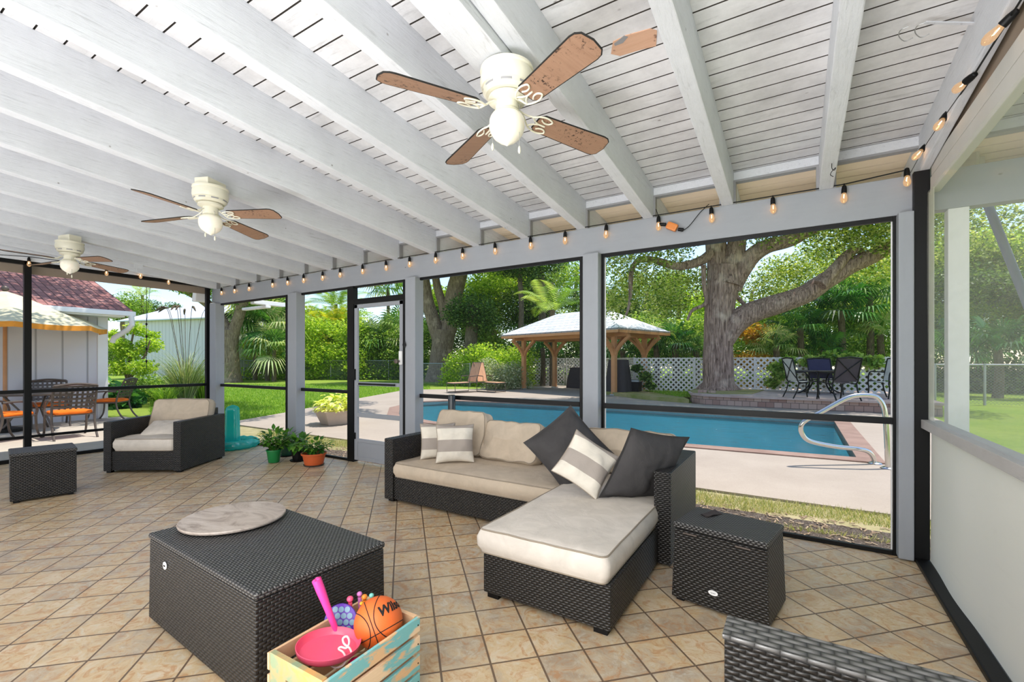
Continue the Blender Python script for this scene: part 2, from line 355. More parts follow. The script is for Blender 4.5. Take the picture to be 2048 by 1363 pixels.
M['siding'] = corrug('house_siding', rgb(208, 206, 212), .41); M['shedwall'] = corrug('shed_wall_metal', rgb(226, 222, 230), .35); M['shedroof'] = corrug('shed_roof_metal', rgb(214, 222, 232), .4, 1)
M['trimwhite'] = plain('white_trim', rgb(236, 236, 236), .5, var=.03); M['taupe'] = plain('taupe_paint', rgb(150, 134, 118), .7)
M['lattice'] = plain('lattice_white', rgb(232, 226, 220), .6, var=.06); M['orange'] = fabric('orange_cloth', rgb(236, 116, 36), bs=.15)
M['canvas'] = fabric('umbrella_canvas', rgb(214, 206, 176), bs=.1); M['canvas_edge'] = fabric('umbrella_edge', rgb(226, 150, 58), bs=.1)
M['bronze'] = plain('bronze_metal', rgb(92, 82, 76), .45, metal=.3); M['steel'] = plain('polished_steel', (.62, .6, .57, 1), .18, metal=1.0, bs=.02)
M['galv'] = plain('galvanised_steel', rgb(170, 172, 172), .4, metal=.7); M['sling'] = fabric('tan_sling', rgb(206, 160, 128)); M['cover'] = fabric('dark_cover', rgb(74, 68, 68), bs=.5)
# ================================================================== STRUCTURE
WB = 3.943; XL = -8.49; XR = 0.735; SL = .091
zc = lambda y: 2.78+SL*(WB-y)
def shear(mb):
    mb.v = [(x, y, z+SL*(WB-y)) for x, y, z in mb.v]; return mb
def st(name, mb, mat, **k): return mb.build(name, mat, kind='structure', **k)
st('floor', MB().box(XL-.06, XR+.06, -3.0, WB+.06, -.12, 0), M['tile'])
# ceiling: boards with open joints under a roof deck
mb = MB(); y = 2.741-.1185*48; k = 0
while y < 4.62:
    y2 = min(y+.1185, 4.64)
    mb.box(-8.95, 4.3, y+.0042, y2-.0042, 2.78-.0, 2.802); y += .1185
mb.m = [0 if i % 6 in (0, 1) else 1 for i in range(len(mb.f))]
ceil = st('ceiling', shear(mb), [M['board'], plain('gap_shade_dirt', rgb(70, 64, 58), .9)])  # board edges coloured dark to stand in for shade and dirt in gaps
mb = MB(); y = 4.045
while y < 4.59: mb.box(-8.95, 4.3, y+.004, y+.112, 2.774, 2.779); y += .1185
st('outer_soffit', shear(mb), plain('sun_bounce_cream', rgb(246, 228, 204), .7))  # cream colour stands in for warm sun bounce on the outer boards
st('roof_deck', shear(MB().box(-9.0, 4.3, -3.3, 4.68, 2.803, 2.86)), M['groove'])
RX = [.843, .231, -.408, -1.025, -1.64, -2.246, -2.844, -3.458, -4.04, -4.669, -5.283, -5.9, -6.51, -7.12, -7.73, -8.34]
RX = [2.68, 2.07, 1.455]+RX
for i, xr in enumerate(RX):
    x_l = xr-.086
    if i == 3: xr = .735; x_l = .688
    r = shear(MB().box(x_l, xr, -2.95, 4.6, 2.525, 2.782)); st('roof_rafter', r, M['white'], bevel=.006)
# eave fascia and clerestory blocking
st('trim_1', shear(MB().box(-8.95, 4.3, 4.6, 4.64, 2.50, 2.80)), M['trimwhite'])
mb = MB(); mf = MB()
xs = sorted(RX)
for a, b in zip(xs[:-1], xs[1:]):
    x0, x1 = a, b-.086
    if x1-x0 < .05: continue
    mb.box(x0, x1, WB+.0, WB+.05, 2.71, 2.775)
    for z0, z1 in ((2.695, 2.71),): mf.box(x0, x1, WB-.005, WB+.05, z0, z1)
    mf.box(x0, x0+.016, WB-.004, WB+.05, 2.525, 2.7); mf.box(x1-.016, x1, WB-.004, WB+.05, 2.525, 2.7)
st('trim_2', mb, M['white'], bevel=.003); st('trim_3', mf, M['frameline'])
st('wall_header', MB().box(XL-.0, 4.2, WB-.005, WB+.085, 2.272, 2.525), M['grey'], bevel=.005)
# grey posts
def onYx(px, Y): return onY(px, 800, Y).x
YP = 3.862
for a, b in ((419, 431), (575, 592), (810, 830), (1165, 1196), (1797, 1829)):
    x0, x1 = onYx(a, YP), onYx(b, YP)
    st('wall_post', MB().box(x0, x1, YP, WB+.06, 0.012, 2.272), M['greyv'], bevel=.008)
st('corner_post', MB().box(.655, .735, WB-.05, WB+.04, .0, 2.53), M['black'], bevel=.004)
st('outer_post', MB().box(.83, .93, WB+.0, WB+.09, 0.0, 2.272), M['trimwhite'], bevel=.004)
st('outer_post', MB().box(3.6, 3.7, WB+.0, WB+.09, 0.0, 2.272), M['trimwhite'], bevel=.004)
def window(n, x0, x1, top=2.272, mid=.9, bottom=.0, door=False):
    fr = MB(); t = .03; y0, y1 = WB, WB+.03
    fr.box(x0, x0+t, y0, y1, bottom, top); fr.box(x1-t, x1, y0, y1, bottom, top)
    fr.box(x0+t, x1-t, y0, y1, top-t, top); fr.box(x0+t, x1-t, y0, y1, bottom, bottom+.03)
    f = fr.build('window_%d' % n, M['black'], kind='structure', bevel=.002)
    if mid: MB().box(x0+t, x1-t, y0-.006, y1+.004, mid-.022, mid+.022).build('mid_rail', M['black'], f, bevel=.003)
    MB().add([(x0+t, y0+.016, bottom+.03), (x1-t, y0+.016, bottom+.03), (x1-t, y0+.016, top-t), (x0+t, y0+.016, top-t)], [(0, 1, 2, 3)]).build('insect_screen', M['screen'], f)
    tr = MB(); tr.box(x0+t, x0+t+.007, y1, y1+.012, bottom, top); tr.box(x1-t-.007, x1-t, y1, y1+.012, bottom, top); tr.build('inner_trim', M['trimwhite'], f)
    return f
window(1, -8.44, -6.33); window(2, -6.09, -4.93); window(3, -3.80, -1.675); window(4, -1.50, .588)
# door jamb, transom and door
st('door_frame', MB().box(-4.97, -4.85, WB-.012, WB+.06, 0, 2.272).box(-4.85, -3.95, WB-.012, WB+.05, 2.035, 2.10).box(-3.97, -3.94, WB-.01, WB+.05, 0, 2.272)
   .box(-4.85, -3.95, WB+.0, WB+.05, 2.25, 2.272), M['black'], bevel=.003)
db = MB(); X0, X1 = -4.845, -3.975; a, b = WB+.0, WB+.028
db.box(X0, X0+.06, a, b, .03, 2.03).box(X1-.06, X1, a, b, .03, 2.03).box(X0, X1, a, b, 1.98, 2.03).box(X0+.06, X1-.06, a, b, .03, .075)
db.box(X0+.06, X1-.06, a, b, .99, 1.035).box(X0+.06, X1-.06, a, b, .585, .64).box(X0+.06, X1-.06, a, b, .265, .305)
door = st('door_1', db, M['greyv'], bevel=.004)
MB().box(X0+.06, X1-.06, a+.008, b-.008, .075, .265).build('kick_panel', M['greyv'], door)
MB().box(X0+.09, X1-.3, a-.014, a+.0, 1.0, 1.022).bar((X0+.45, a-.02, 1.012), (X1-.12, a-.02, 1.012), .02, .022).build('door_closer', M['black'], door, bevel=.003)
MB().add([(X0+.06, a+.012, .3), (X1-.06, a+.012, .3), (X1-.06, a+.012, 1.99), (X0+.06, a+.012, 1.99)], [(0, 1, 2, 3)]).build('insect_screen', M['screen'], door)
for z0, z1 in ((1.06, 1.2), (.3, .38)): MB().box(X0+.0, X0+.03, a-.02, a, z0, z1).build('hinge', M['black'], door)
lk = thing('door_lock', 'white latch with dark knob on the grey post right of the screen door', 'lock', (-3.925, YP-.0, 1.33))
MB().box(-.02, .03, -.02, 0, -.07, .09).build('plate', M['trimwhite'], lk, bevel=.006)
MB().lathe([(.012, 0), (.012, .03), (.026, .035), (.028, .055), (.01, .062)], 16, Matrix.Translation((-.012, -.02, -.03)) @ Matrix.Rotation(PI/2, 4, 'X')).build('knob', M['bronze'], lk, smooth=True)
simple('wall_ornament', MB().add([(-.03, 0, 0), (0, -.006, .06), (.03, 0, 0), (0, -.006, -.05), (0, .012, 0)], [(0, 3, 1), (1, 3, 2), (0, 1, 4), (1, 2, 4), (2, 3, 4), (3, 0, 4)]).tube([(0, 0, -.05), (0, 0, -.1)], .002), M['black'],
       'black diamond shaped ornament nailed to the grey post above the door latch', 'ornament', (-3.86, YP-.014, 1.49))
# ---- left wall (x = XL)
zt = lambda px, py: onX(px, py, XL).z
lw = MB(); T0 = 2.60
lw.box(XL-.03, XL+.03, -3, WB-.02, T0-.05, T0).box(XL-.04, XL+.02, WB-.1, WB-.04, 0, T0)
yA, yB = onX(47, 800, XL).y, onX(60, 800, XL).y
lw.box(XL-.03, XL+.03, yA, yB+.01, 0, T0).box(XL-.03, XL+.05, yA-.03, yB+.04, 0, .02)
lw.box(XL-.02, XL+.02, -3, yA, 0, .05)
f = st('window_5', lw, M['black'], bevel=.003)
MB().box(XL-.022, XL+.022, -3, WB-.1, .885, .93).box(XL-.018, XL+.018, -3, WB-.1, .30, .335).box(XL-.022, XL+.022, yB, WB-.1, 0, .045).build('mid_rail', M['black'], f, bevel=.003)
MB().add([(XL, -3, 0), (XL, WB-.1, 0), (XL, WB-.1, T0), (XL, -3, T0)], [(0, 1, 2, 3)]).build('insect_screen', M['screen'], f)
st('trim_4', MB().box(XL-.14, XL-.10, -3, WB+.0, 2.455, 2.57), M['taupe'])
st('trim_5', MB().add([(XL-.03, -3, 2.6), (XL-.03, WB, 2.6), (XL-.03, WB, 2.78), (XL-.03, -3, 3.412), (XL+.03, -3, 2.6), (XL+.03, WB, 2.6), (XL+.03, WB, 2.78), (XL+.03, -3, 3.412)],
   [(0, 1, 2, 3), (7, 6, 5, 4), (0, 4, 5, 1), (1, 5, 6, 2), (2, 6, 7, 3), (3, 7, 4, 0)]), M['white'])
# ---- right wall: vinyl curtain under a header
st('wall_right', MB().box(XR+.0, XR+.045, -3, WB-.05, 2.375, 2.475).box(XR+.004, XR+.045, -3, WB-.05, 2.483, 2.57), plain('header_paint', rgb(200, 198, 192), .6), bevel=.006)
st('trim_6', MB().add([(XR+.02, -3, 2.57), (XR+.02, WB, 2.57), (XR+.02, WB, 2.62), (XR+.02, -3, 3.2), (XR+.04, -3, 2.57), (XR+.04, WB, 2.57), (XR+.04, WB, 2.62), (XR+.04, -3, 3.2)],
   [(0, 1, 2, 3), (7, 6, 5, 4), (0, 4, 5, 1), (1, 5, 6, 2), (2, 6, 7, 3), (3, 7, 4, 0)]), M['taupe'])
st('ledge_rail', MB().box(XR-.045, XR+.05, -3, WB-.05, .87, .925), painted_wood('weathered_rail', rgb(190, 186, 184), grain=(16, 1.5, 16), dirt=.35), bevel=.004)
st('baseboard_right', MB().box(XR-.075, XR-.0, -3, WB-.05, 0, .03), M['black'], bevel=.008)
vc = thing('vinyl_curtain', 'hazy clear vinyl curtain with white lower panel closing the right side', 'curtain', (XR-.012, 0, 0))
def vin(u, v): 
    Y = -3+u*(WB-.07+3); z = .925+v*(2.375-.925); return (.006*math.sin(Y*2.3+z*1.5)+.004*math.sin(Y*6+z*3), Y, z)
MB().grid(vin, 80, 20).build('clear_window', M['vinyl'], vc, smooth=True)
def vin2(u, v):
    Y = -3+u*(WB-.07+3); z = .03+v*.84; return (.008+.008*math.sin(Y*3.3+z*1.2)+.003*math.sin(Y*9), Y, z)
MB().grid(vin2, 90, 16).build('lower_panel', M['vinyl_white'], vc, smooth=True)
MB().box(.0, .003, WB-.2, WB-.075, .93, 2.37).build('edge_band', M['vinyl_cloud'], vc)
# bundle of cloth tied up outside and a leaning pole
ce = dep(1922, 345, 3.25)
def bun(u, v):
    a = 2*PI*u; r = (.085+.02*math.sin(5*a+3*v)+.02*math.sin(3*a))*(math.sin(PI*min(1, .12+v*.9))**.5); return (ce.x+r*.9*math.cos(a)+.03*math.sin(v*4), ce.y+r*math.sin(a), ce.z+.28-v*.52)
simple('rolled_curtain', MB().grid(bun, 28, 20, cu=True), fabric('pale_sheer', rgb(222, 218, 208), bs=.4), 'pale bundled cloth curtain tied up outside the vinyl near the corner', 'curtain', smooth=True)
p0, p1 = dep(1950, 345, 3.4), dep(2072, 650, 3.4)
simple('leaning_pole', MB().tube([p0, p0.lerp(p1, .5), p1+(p1-p0)*1.3], .028, 12), painted_wood('peeling_blue', rgb(118, 126, 150), grain=(14, 14, 3), dirt=.3), 'slanting blue grey pole with chipped paint seen through the vinyl', 'pole', smooth=True)
st('wall_back', MB().box(XL-.1, XR+.1, -3.1, -3.0, -.1, 3.42), M['trimwhite'])
# bare wood patch on the ceiling where the paint fell off
pp = [(1226, 84), (1250, 72), (1300, 58), (1314, 62), (1312, 92), (1280, 100), (1240, 112), (1222, 108)]
def onC(px, py, dz=0):
    u = (px-1024)/FPX; v = (HORY-py)/FPX; d = (2.78+SL*WB-1.3+dz)/(v+SL*(Fv.y+u*Rv.y)); return dep(px, py, d)
ps = [onC(x, y, -.004) for x, y in pp]
pm = MB(); n = len(ps); pm.add(ps+[p+Vector((0, 0, .005)) for p in ps], [tuple(range(n))]+[(i, (i+1) % n, n+(i+1) % n, n+i) for i in range(n)])
tp = NT('bare_pine'); vv = tp.obj(scale=(2, 30, 4)); g = tp.noise(vv, 2, 5); kn = tp.noise(tp.obj(), 14, 2)
tp.pbsdf(tp.mix(tp.ramp(kn, [(.62, (0, 0, 0)), (.68, (1, 1, 1))]), tp.mix(g, rgb(196, 150, 120), rgb(226, 186, 158)), rgb(92, 52, 34)), .8)
o = pm.build('bare_wood_patch', tp.mat, ceil); o['label'] = 'bare pinkish wood where the white paint has peeled'
pz = [onC(x, y, -.006) for x, y in ((1228, 88), (1248, 72), (1256, 74), (1246, 86), (1230, 92))]
pm = MB().add(pz+[p+Vector((0, 0, .003)) for p in pz], [tuple(range(5))]+[(i, (i+1) % 5, 5+(i+1) % 5, 5+i) for i in range(5)]); pm.build('peeling_flake', M['frameline'], ceil)

# ================================================================== OUTDOOR GROUND
GZ = -.02
def poly(name, pts, z0, z1, mat): return st(name, MB().prism(pts, z0, z1), mat)
def P2(px, py, z=0): p = at(px, py, z); return (p.x, p.y)
pool = [(-6.6, 7.45), (-2.7, 7.45), (.70, 7.66), (.72, 12.1), (-5, 12.25), (-9.6, 11.7), (-10.1, 10.9), (-9.4, 9.2), (-8.2, 8.0)]
deckpts = [(-9.7, 5.02), (2.62, 5.02), (2.75, 14.8), (-2.35, 14.8), P2(1385, 806), P2(1330, 796), P2(1283, 787), (-7.2, 19.0), (-9, 22.4), (-12.6, 22.3), (-12.9, 17.4), (-15.2, 15.3), (-12.96, 10.58), (-11.1, 6.94), (-10.3, 5.1)]
def offset(pts, d):
    n = len(pts); out = []
    for i in range(n):
        p = Vector((*pts[i], 0)); a = (p-Vector((*pts[i-1], 0))).normalized(); b = (Vector((*pts[(i+1) % n], 0))-p).normalized()
        na = Vector((a.y, -a.x, 0)); nb = Vector((b.y, -b.x, 0)); m = (na+nb).normalized(); k = d/max(.4, m.dot(na)); q = p+m*k; out.append((q.x, q.y))
    return out
cop = offset(pool, .28)
def ring(name, outer, inner, z0, z1, mat, mesh_tri=True):
    bm = bmesh.new(); vo = [bm.verts.new((x, y, z1)) for x, y in outer]; vi = [bm.verts.new((x, y, z1)) for x, y in inner]
    es = [bm.edges.new((vs[i], vs[(i+1) % len(vs)])) for vs in (vo, vi) for i in range(len(vs))]
    bmesh.ops.triangle_fill(bm, use_beauty=True, edges=es)
    for f in bm.faces:
        if f.normal.z < 0: f.normal_flip()
    r = bmesh.ops.extrude_face_region(bm, geom=list(bm.faces)); vs = [g for g in r['geom'] if isinstance(g, bmesh.types.BMVert)]
    for v in vs: v.co.z = z0
    bmesh.ops.recalc_face_normals(bm, faces=bm.faces)
    me = bpy.data.meshes.new(name); bm.to_mesh(me); bm.free(); me.materials.append(mat); box_uv(me)
    o = bpy.data.objects.new(name, me); C.objects.link(o); o['kind'] = 'structure'; return o
ring('pool_deck', deckpts, cop, -.12, -.005, M['deck'])
ring('pool_coping', cop, pool, -.15, .012, M['coping'])
# basin: walls and floor
n = len(pool); bs = MB(); bs.add([(x, y, -.02) for x, y in pool]+[(x, y, -1.3) for x, y in pool], [tuple(range(2*n-1, n-1, -1))[::-1]]+[(i, n+i, n+(i+1) % n, (i+1) % n) for i in range(n)])
st('pool_basin', bs, M['plaster'])
ring('lawn', [(-90, -20), (60, -20), (60, 90), (-90, 90)], offset(pool, .2), -.2, -.03, M['lawn'])
MB().add([(x, y, -.10) for x, y in offset(pool, .02)], [tuple(range(n))]).build('pool_water', M['water'], kind='structure')
st('patio_slab', MB().box(-13.6, XL-.2, -4, 4.35, -.1, -.01), M['patio'])
st('verge_soil', MB().prism([(XL, 4.2), (2.6, 4.5), (2.6, 5.0), (-9.6, 5.0), (XL-1, 4.4)], -.06, -.026), concrete('verge_ground', rgb(132, 128, 84), rgb(176, 164, 130), 3))
st('mulch_bed', MB().prism([(XL, WB+.1), (2.6, WB+.1), (2.6, 4.55), (-1, 4.5), (-3, 4.62), (-5, 4.6), (-6.2, 4.3), (XL, 4.2)], -.06, -.022), M['mulch'])
# ================================================================== INDOOR OBJECTS
def rrect(a, b, r, n):
    """n points round a rounded rectangle with half sizes a, b"""
    pts = []; r = min(r, a*.99, b*.99); per = n//4
    for q, (cx, cy) in enumerate(((a-r, b-r), (-a+r, b-r), (-a+r, -b+r), (a-r, -b+r))):
        m = per//2
        for k in range(m):
            t = PI/2*q+PI/2*k/(m-1); pts.append((cx+r*math.cos(t), cy+r*math.sin(t)))
        nx = ((-a+r, b), (-a, -b+r), (a-r, -b), (a, b-r))[q]; x0, y0 = pts[-1]
        for k in range(1, per-m+1): f = k/(per-m+1); pts.append((x0+(nx[0]-x0)*f, y0+(nx[1]-y0)*f))
    return pts
def cushion(name, w, d, h, mat, parent, Mx=None, crown=.02, bulge=.012, r=.05, wr=.006, seed=0, pipe=True):
    a, b = w/2, d/2; n = 64; mb = MB(); e = .022
    prof = [(min(a, b)*.98, .002), (.12, .0), (e, 0), (.006, .006), (0, .02), (-bulge, h*.33), (-bulge, h*.66), (0, h-.018), (.006, h-.004), (e, h+.001), (.07, h+crown*.35), (.16, h+crown*.8), (.28, h+crown), (min(a, b)*.98, h+crown)]
    vs = []; fs = []
    for inset, z in prof:
        inset = min(inset, min(a, b)*.98)
        for x, y in rrect(a-inset, b-inset, max(r-inset*.3, .003), n):
            dz = wr*2.2*(noise.noise(Vector((x*4+seed, y*4, seed)))+.6*noise.noise(Vector((x*11, y*9+seed, 3))))
            dx = wr*noise.noise(Vector((x*9+seed, y*9, z*6)))
            vs.append((x+(dx if z > .03 else 0), y+(dx if z > .03 else 0), z+(dz if z > h-.01 and inset > .01 else dz*.3 if z > h*.6 else 0)))
    m = len(prof)
    for i in range(m-1):
        for k in range(n): fs.append((i*n+k, i*n+(k+1) % n, (i+1)*n+(k+1) % n, (i+1)*n+k))
    fs.append(tuple(range(n-1, -1, -1))); fs.append(tuple((m-1)*n+k for k in range(n)))
    mb.add(vs, fs, Mx); o = mb.build(name, mat, parent, smooth=True)
    if pipe:
        pm = MB()
        for row in (8, 3): pm.tube([vs[row*n+k] for k in range(n)], .0045, 6, closed=True, M=Mx)
        pm.build('piping', M['piping'], o, smooth=True)
    return o
def pillow_mesh(w, h, t, seed=0, pinch=.09, flange=0.0, n=34, wr=.02):
    mb = MB()
    def f(side):
        def g(u, v):
            u = u*2-1; v = v*2-1
            x = w/2*u*(1-pinch*(1-v*v)*u*u); y = h/2*v*(1-pinch*(1-u*u)*v*v)
            fu = 1+flange
            q = max(0, 1-(abs(u)*fu)**2.4)*max(0, 1-(abs(v)*fu)**2.4)
            z = side*(t/2*q**.5+.002)
            z += wr*q**.3*noise.noise(Vector((x*6+seed, y*6, side+seed)))+wr*.5*q**.3*noise.noise(Vector((x*15, y*12+seed, side)))
            return (x, y, z)
        return g
    mb.grid(f(1), n, n); m2 = MB().grid(f(-1), n, n); m2.f = [q[::-1] for q in m2.f]; mb.add(m2.v, m2.f); return mb
def throw(name, label, w, h, t, mat, pos, xdir, ydir, seed=0, group=None, flange=0, pinch=.09, pipe=None):
    """pillow centred at pos whose local x, y axes point along xdir, ydir"""
    o = pillow_mesh(w, h, t, seed, pinch, flange).build(name, mat, smooth=True, weld=True)
    x = Vector(xdir).normalized(); y = Vector(ydir); y = (y-x*y.dot(x)).normalized(); z = x.cross(y)
    m = Matrix((x, y, z)).transposed().to_4x4(); m.translation = Vector(pos); o.matrix_world = m
    tag(o, label, 'pillow', group)
    if pipe:
        pts = []
        for k in range(80):
            s_ = k/80*4; e = int(s_); f_ = (s_-e)*2-1
            u, v = ((f_, -1), (1, f_), (-f_, 1), (-1, -f_))[e]
            pts.append((w/2*u*(1-pinch*(1-v*v)*u*u), h/2*v*(1-pinch*(1-u*u)*v*v), 0))
        MB().tube(pts, .004, 6, closed=True).build('piping', pipe, o, smooth=True)
    return o
# ---------- sofa with left arm
YB = 3.80
sf = thing('rattan_sofa', 'dark rattan two seat sofa section with beige cushions by the screen door', 'sofa', (-2.36, 3.4, 0))
ox, oy = -2.36, 3.4
def B(x0, x1, y0, y1, z0, z1): return MB().box(x0-ox, x1-ox, y0-oy, y1-oy, z0, z1)
B(-3.14, -1.475, 3.0, YB-.0, .03, .245).build('base', M['rattan'], sf, bevel=.008)
B(-3.25, -3.14, 2.985, YB, .025, .585).build('arm', M['rattan'], sf, bevel=.01)
B(-3.14, -1.475, YB-.09, YB, .245, .585).build('backrest', M['rattan'], sf, bevel=.01)
for x in (-3.2, -1.56):
    for yy in (3.05, YB-.06): B(x-.03, x+.03, yy-.03, yy+.03, 0, .03).build('foot', M['black'], sf)
cushion('seat_cushion', 1.68, .70, .13, M['beige'], sf, Matrix.Translation((-2.305-ox, 3.335-oy, .238)), seed=1, crown=.018)
def backc(x, w, h, tilt, y, yaw=0, seed=0, z=.37, mat=None, par=None, o_=(ox, oy)):
    Mx = Matrix.Translation((x-o_[0], y-o_[1], z)) @ Matrix.Rotation(yaw, 4, 'Z') @ Matrix.Rotation(PI/2-tilt, 4, 'X') @ Matrix.Translation((0, h/2, -.07))
    return cushion('back_cushion', w, h, .14, mat or M['beige'], par or sf, Mx, seed=seed, crown=.05, bulge=.0, r=.06, wr=.02)
backc(-2.83, .60, .42, .28, 3.57, 0, 3, z=.385)
backc(-2.24, .62, .37, .42, 3.55, 0, 5)
# ---------- chaise with right arm
ch = thing('chaise_lounge', 'dark rattan chaise section with long pale seat cushion and right arm', 'chaise', (-1.1, 2.9, 0)); ox, oy = -1.1, 2.9
B(-1.463, -.735, 2.06, YB, .03, .245).build('base', M['rattan'], ch, bevel=.008)
B(-.765, -.66, 2.945, YB, .02, .60).build('arm', M['rattan'], ch, bevel=.01)
B(-1.463, -.765, YB-.09, YB, .245, .585).build('backrest', M['rattan'], ch, bevel=.01)
for x in (-1.41, -.79):
    for yy in (2.11, YB-.06): B(x-.035, x+.035, yy-.035, yy+.035, 0, .03).build('foot', M['black'], ch)
cushion('seat_cushion', .74, 1.66, .135, M['cream'], ch, Matrix.Translation((-1.12-ox, 2.875-oy, .245)), seed=9, crown=.014, r=.035)
backc(-1.14, .74, .36, .22, 3.6, 0, 12, mat=M['beige'], par=ch, o_=(ox, oy), z=.385)
# ---------- throw pillows
g = 'striped throw pillows'
fwd = Vector((0, -1, 0))
def pl(label, px, py, d, w, xd, yd, mat, t=.13, name='throw_pillow', **k): return throw(name, label, w, w, t, mat, dep(px, py, d), xd, yd, **k)
pl('striped beige throw pillow in the sofa corner, half behind another', 876, 881, 4.32, .33, Rv*1+Fv*.25, (0, .25, 1), M['stripe'], seed=2, pipe=M['piping'])
pl('striped beige throw pillow upright at the front left of the sofa seat', 910, 886, 4.15, .345, Rv+Fv*.12, (.02, .38, 1), M['stripe'], seed=4, pipe=M['piping'])
pl('small striped throw pillow standing on a corner against charcoal pillows', 1172, 927, 3.1, .345, Rv*.228-Fv*.05-Vector((0, 0, .143)), Rv*.238+Fv*.12+Vector((0, 0, .21)), M['stripe'], seed=6, t=.12, pipe=M['piping'])
pl('large charcoal pillow propped on one corner in the middle of the sofa', 1138, 896, 3.55, .51, Rv*.29-Fv*.13-Vector((0, 0, .33)), Rv*.43+Fv*.2+Vector((0, 0, .30)), M['charcoal'], t=.2, seed=8, flange=.1, pinch=.06)
pl('large charcoal pillow leaning against the right arm of the chaise', 1290, 933, 3.05, .53, Rv*.42+Fv*.22-Vector((0, 0, .09)), Rv*.233-Fv*.08+Vector((0, 0, .40)), M['charcoal'], t=.19, seed=10, flange=.1, pinch=.06)
# ---------- armchair
acp = at(284, 945.5); ang = math.atan2(.485, .738)
ac = thing('rattan_armchair', 'dark rattan armchair with beige cushions facing the room at left', 'armchair', (acp.x, acp.y, 0), ang)
W_, D_ = .885, .86
def A(x0, x1, y0, y1, z0, z1): return MB().box(x0, x1, y0, y1, z0, z1)
A(-W_/2, -W_/2+.09, 0, D_, .02, .597).build('arm', M['rattan'], ac, bevel=.01)
A(W_/2-.09, W_/2, 0, D_, .02, .597).build('arm', M['rattan'], ac, bevel=.01)
A(-W_/2+.09, W_/2-.09, .01, D_-.08, .03, .25).build('base', M['rattan'], ac, bevel=.006)
A(-W_/2+.09, W_/2-.09, D_-.09, D_, .03, .68).build('backrest', M['rattan'], ac, bevel=.01)
cushion('seat_cushion', W_-.19, .72, .145, M['cream'], ac, Matrix.Translation((0, .37, .25)), seed=21)
cushion('back_cushion', W_-.16, .42, .14, M['beige'], ac, Matrix.Translation((0.01, .62, .395)) @ Matrix.Rotation(PI/2-.3, 4, 'X') @ Matrix.Translation((0, .2, -.06)), seed=23, crown=.04, r=.06, wr=.01)
for x in (-.4, .4):
    for yy in (.05, .8): A(x-.025, x+.025, yy-.025, yy+.025, 0, .03).build('foot', M['black'], ac)
throw('throw_pillow', 'flat cream pillow lying on the armchair seat', .42, .36, .12, M['cream'], dep(330, 856, 5.68), Rv+Fv*.2, Vector((0, .9, .28)), seed=31, pinch=.06, pipe=M['piping'])
# ---------- rattan boxes
def boxy(name, label, cat, corners, d, h, taper, rot=0, lidmat='rattan_lit_top', lid=.035, loc=None, lid_over=.006, **k):
    """corners: front left, front right, depth"""
    a, b = Vector((*corners[0], 0)), Vector((*corners[1], 0)); u = (b-a); L = u.length; u.normalize(); v = Vector((-u.y, u.x, 0))
    t = thing(name, label, cat, (a+b)/2+v*d/2, math.atan2(u.y, u.x))
    MB().box(-L/2, L/2, -d/2, d/2, .02, h-lid, taper=taper).build('body', M['rattan'], t, bevel=.006)
    q = taper-lid_over; MB().box(-L/2+q, L/2-q, -d/2+q, d/2-q, h-lid+.003, h).build('lid', M[lidmat], t, bevel=.012, bseg=3)
    for x in (-1, 1):
        for y in (-1, 1): MB().box(x*(L/2-.04)-.02, x*(L/2-.04)+.02, y*(d/2-.04)-.02, y*(d/2-.04)+.02, 0, .022).build('foot', M['black'], t)
    return t, L, d
rb, L, d = boxy('rattan_side_box', 'dark rattan storage box with oval badge beside the chaise', 'storage box', ((-.575, 2.585), (-.105, 2.50)), .36, .425, .012)
def badge(parent, c, rx_, rz_, nrm=-1, mark=0):
    b = MB(); n = 28; b.prism([(rx_*math.cos(2*PI*k/n), rz_*math.sin(2*PI*k/n)) for k in range(n)], 0, .003, Matrix.Translation(c) @ Matrix.Rotation(PI/2, 4, 'X'))
    o = b.build('badge', M['trimwhite'], parent); o['label'] = 'small white oval badge'
    s_ = MB(); y = c[1]-.0045
    pts = [(c[0]+rx_*(-.5+1.0*k/22), y, c[2]+rz_*.2*math.sin(k*.9)*(1-.3*math.cos(k*.7))) for k in range(23)]
    s_.tube(pts, rz_*.05, 5).build('badge_marking', M['groove'], o)
badge(rb, (-.02, -d/2+.0032, .105), .024, .013)
for x in (-.14, .12): MB().box(x-.035, x+.035, -d/2+.004, -d/2+.012, .372, .378).build('hinge', M['bronze'], rb)
cp = dep(1423, 1027, FPX*(EYE-.428)/(1027-HORY))
def cl(u, v): return ((u-.5)*.13, (v-.5)*.06+.02*(u-.5), .004+.005*math.sin(u*5)*math.sin(v*3+1))
c_ = MB().grid(cl, 14, 8); c2 = MB().grid(lambda u, v: (cl(u, v)[0]*.98, cl(u, v)[1]*.98, cl(u, v)[2]-.004), 14, 8); c_.add(c2.v, [q[::-1] for q in c2.f])
tag(c_.build('folded_cloth', M['cover'], loc=(cp.x, cp.y, .4265), smooth=True), 'small black folded cloth lying on the rattan box beside the chaise', 'cloth').rotation_euler = (0, 0, YAW+.35)
lb, L, d = boxy('rattan_side_box', 'dark rattan storage box standing left of the armchair', 'storage box', ((-6.06, 1.12), (-5.985, 1.555)), .42, .455, .0)
ct, L, d = boxy('rattan_coffee_table', 'large low rattan coffee table with hinged lid in the left foreground', 'coffee table', ((-2.755, .985), (-1.692, .932)), .60, .44, .004, lid=.03)
badge(ct, (-.32, -d/2+.0005, .33), .02, .018)
bdc = at(440, 1035, .447)
rbm = MB().lathe([(.235, 0), (.25, .004), (.253, .012), (.25, .018)], 64)
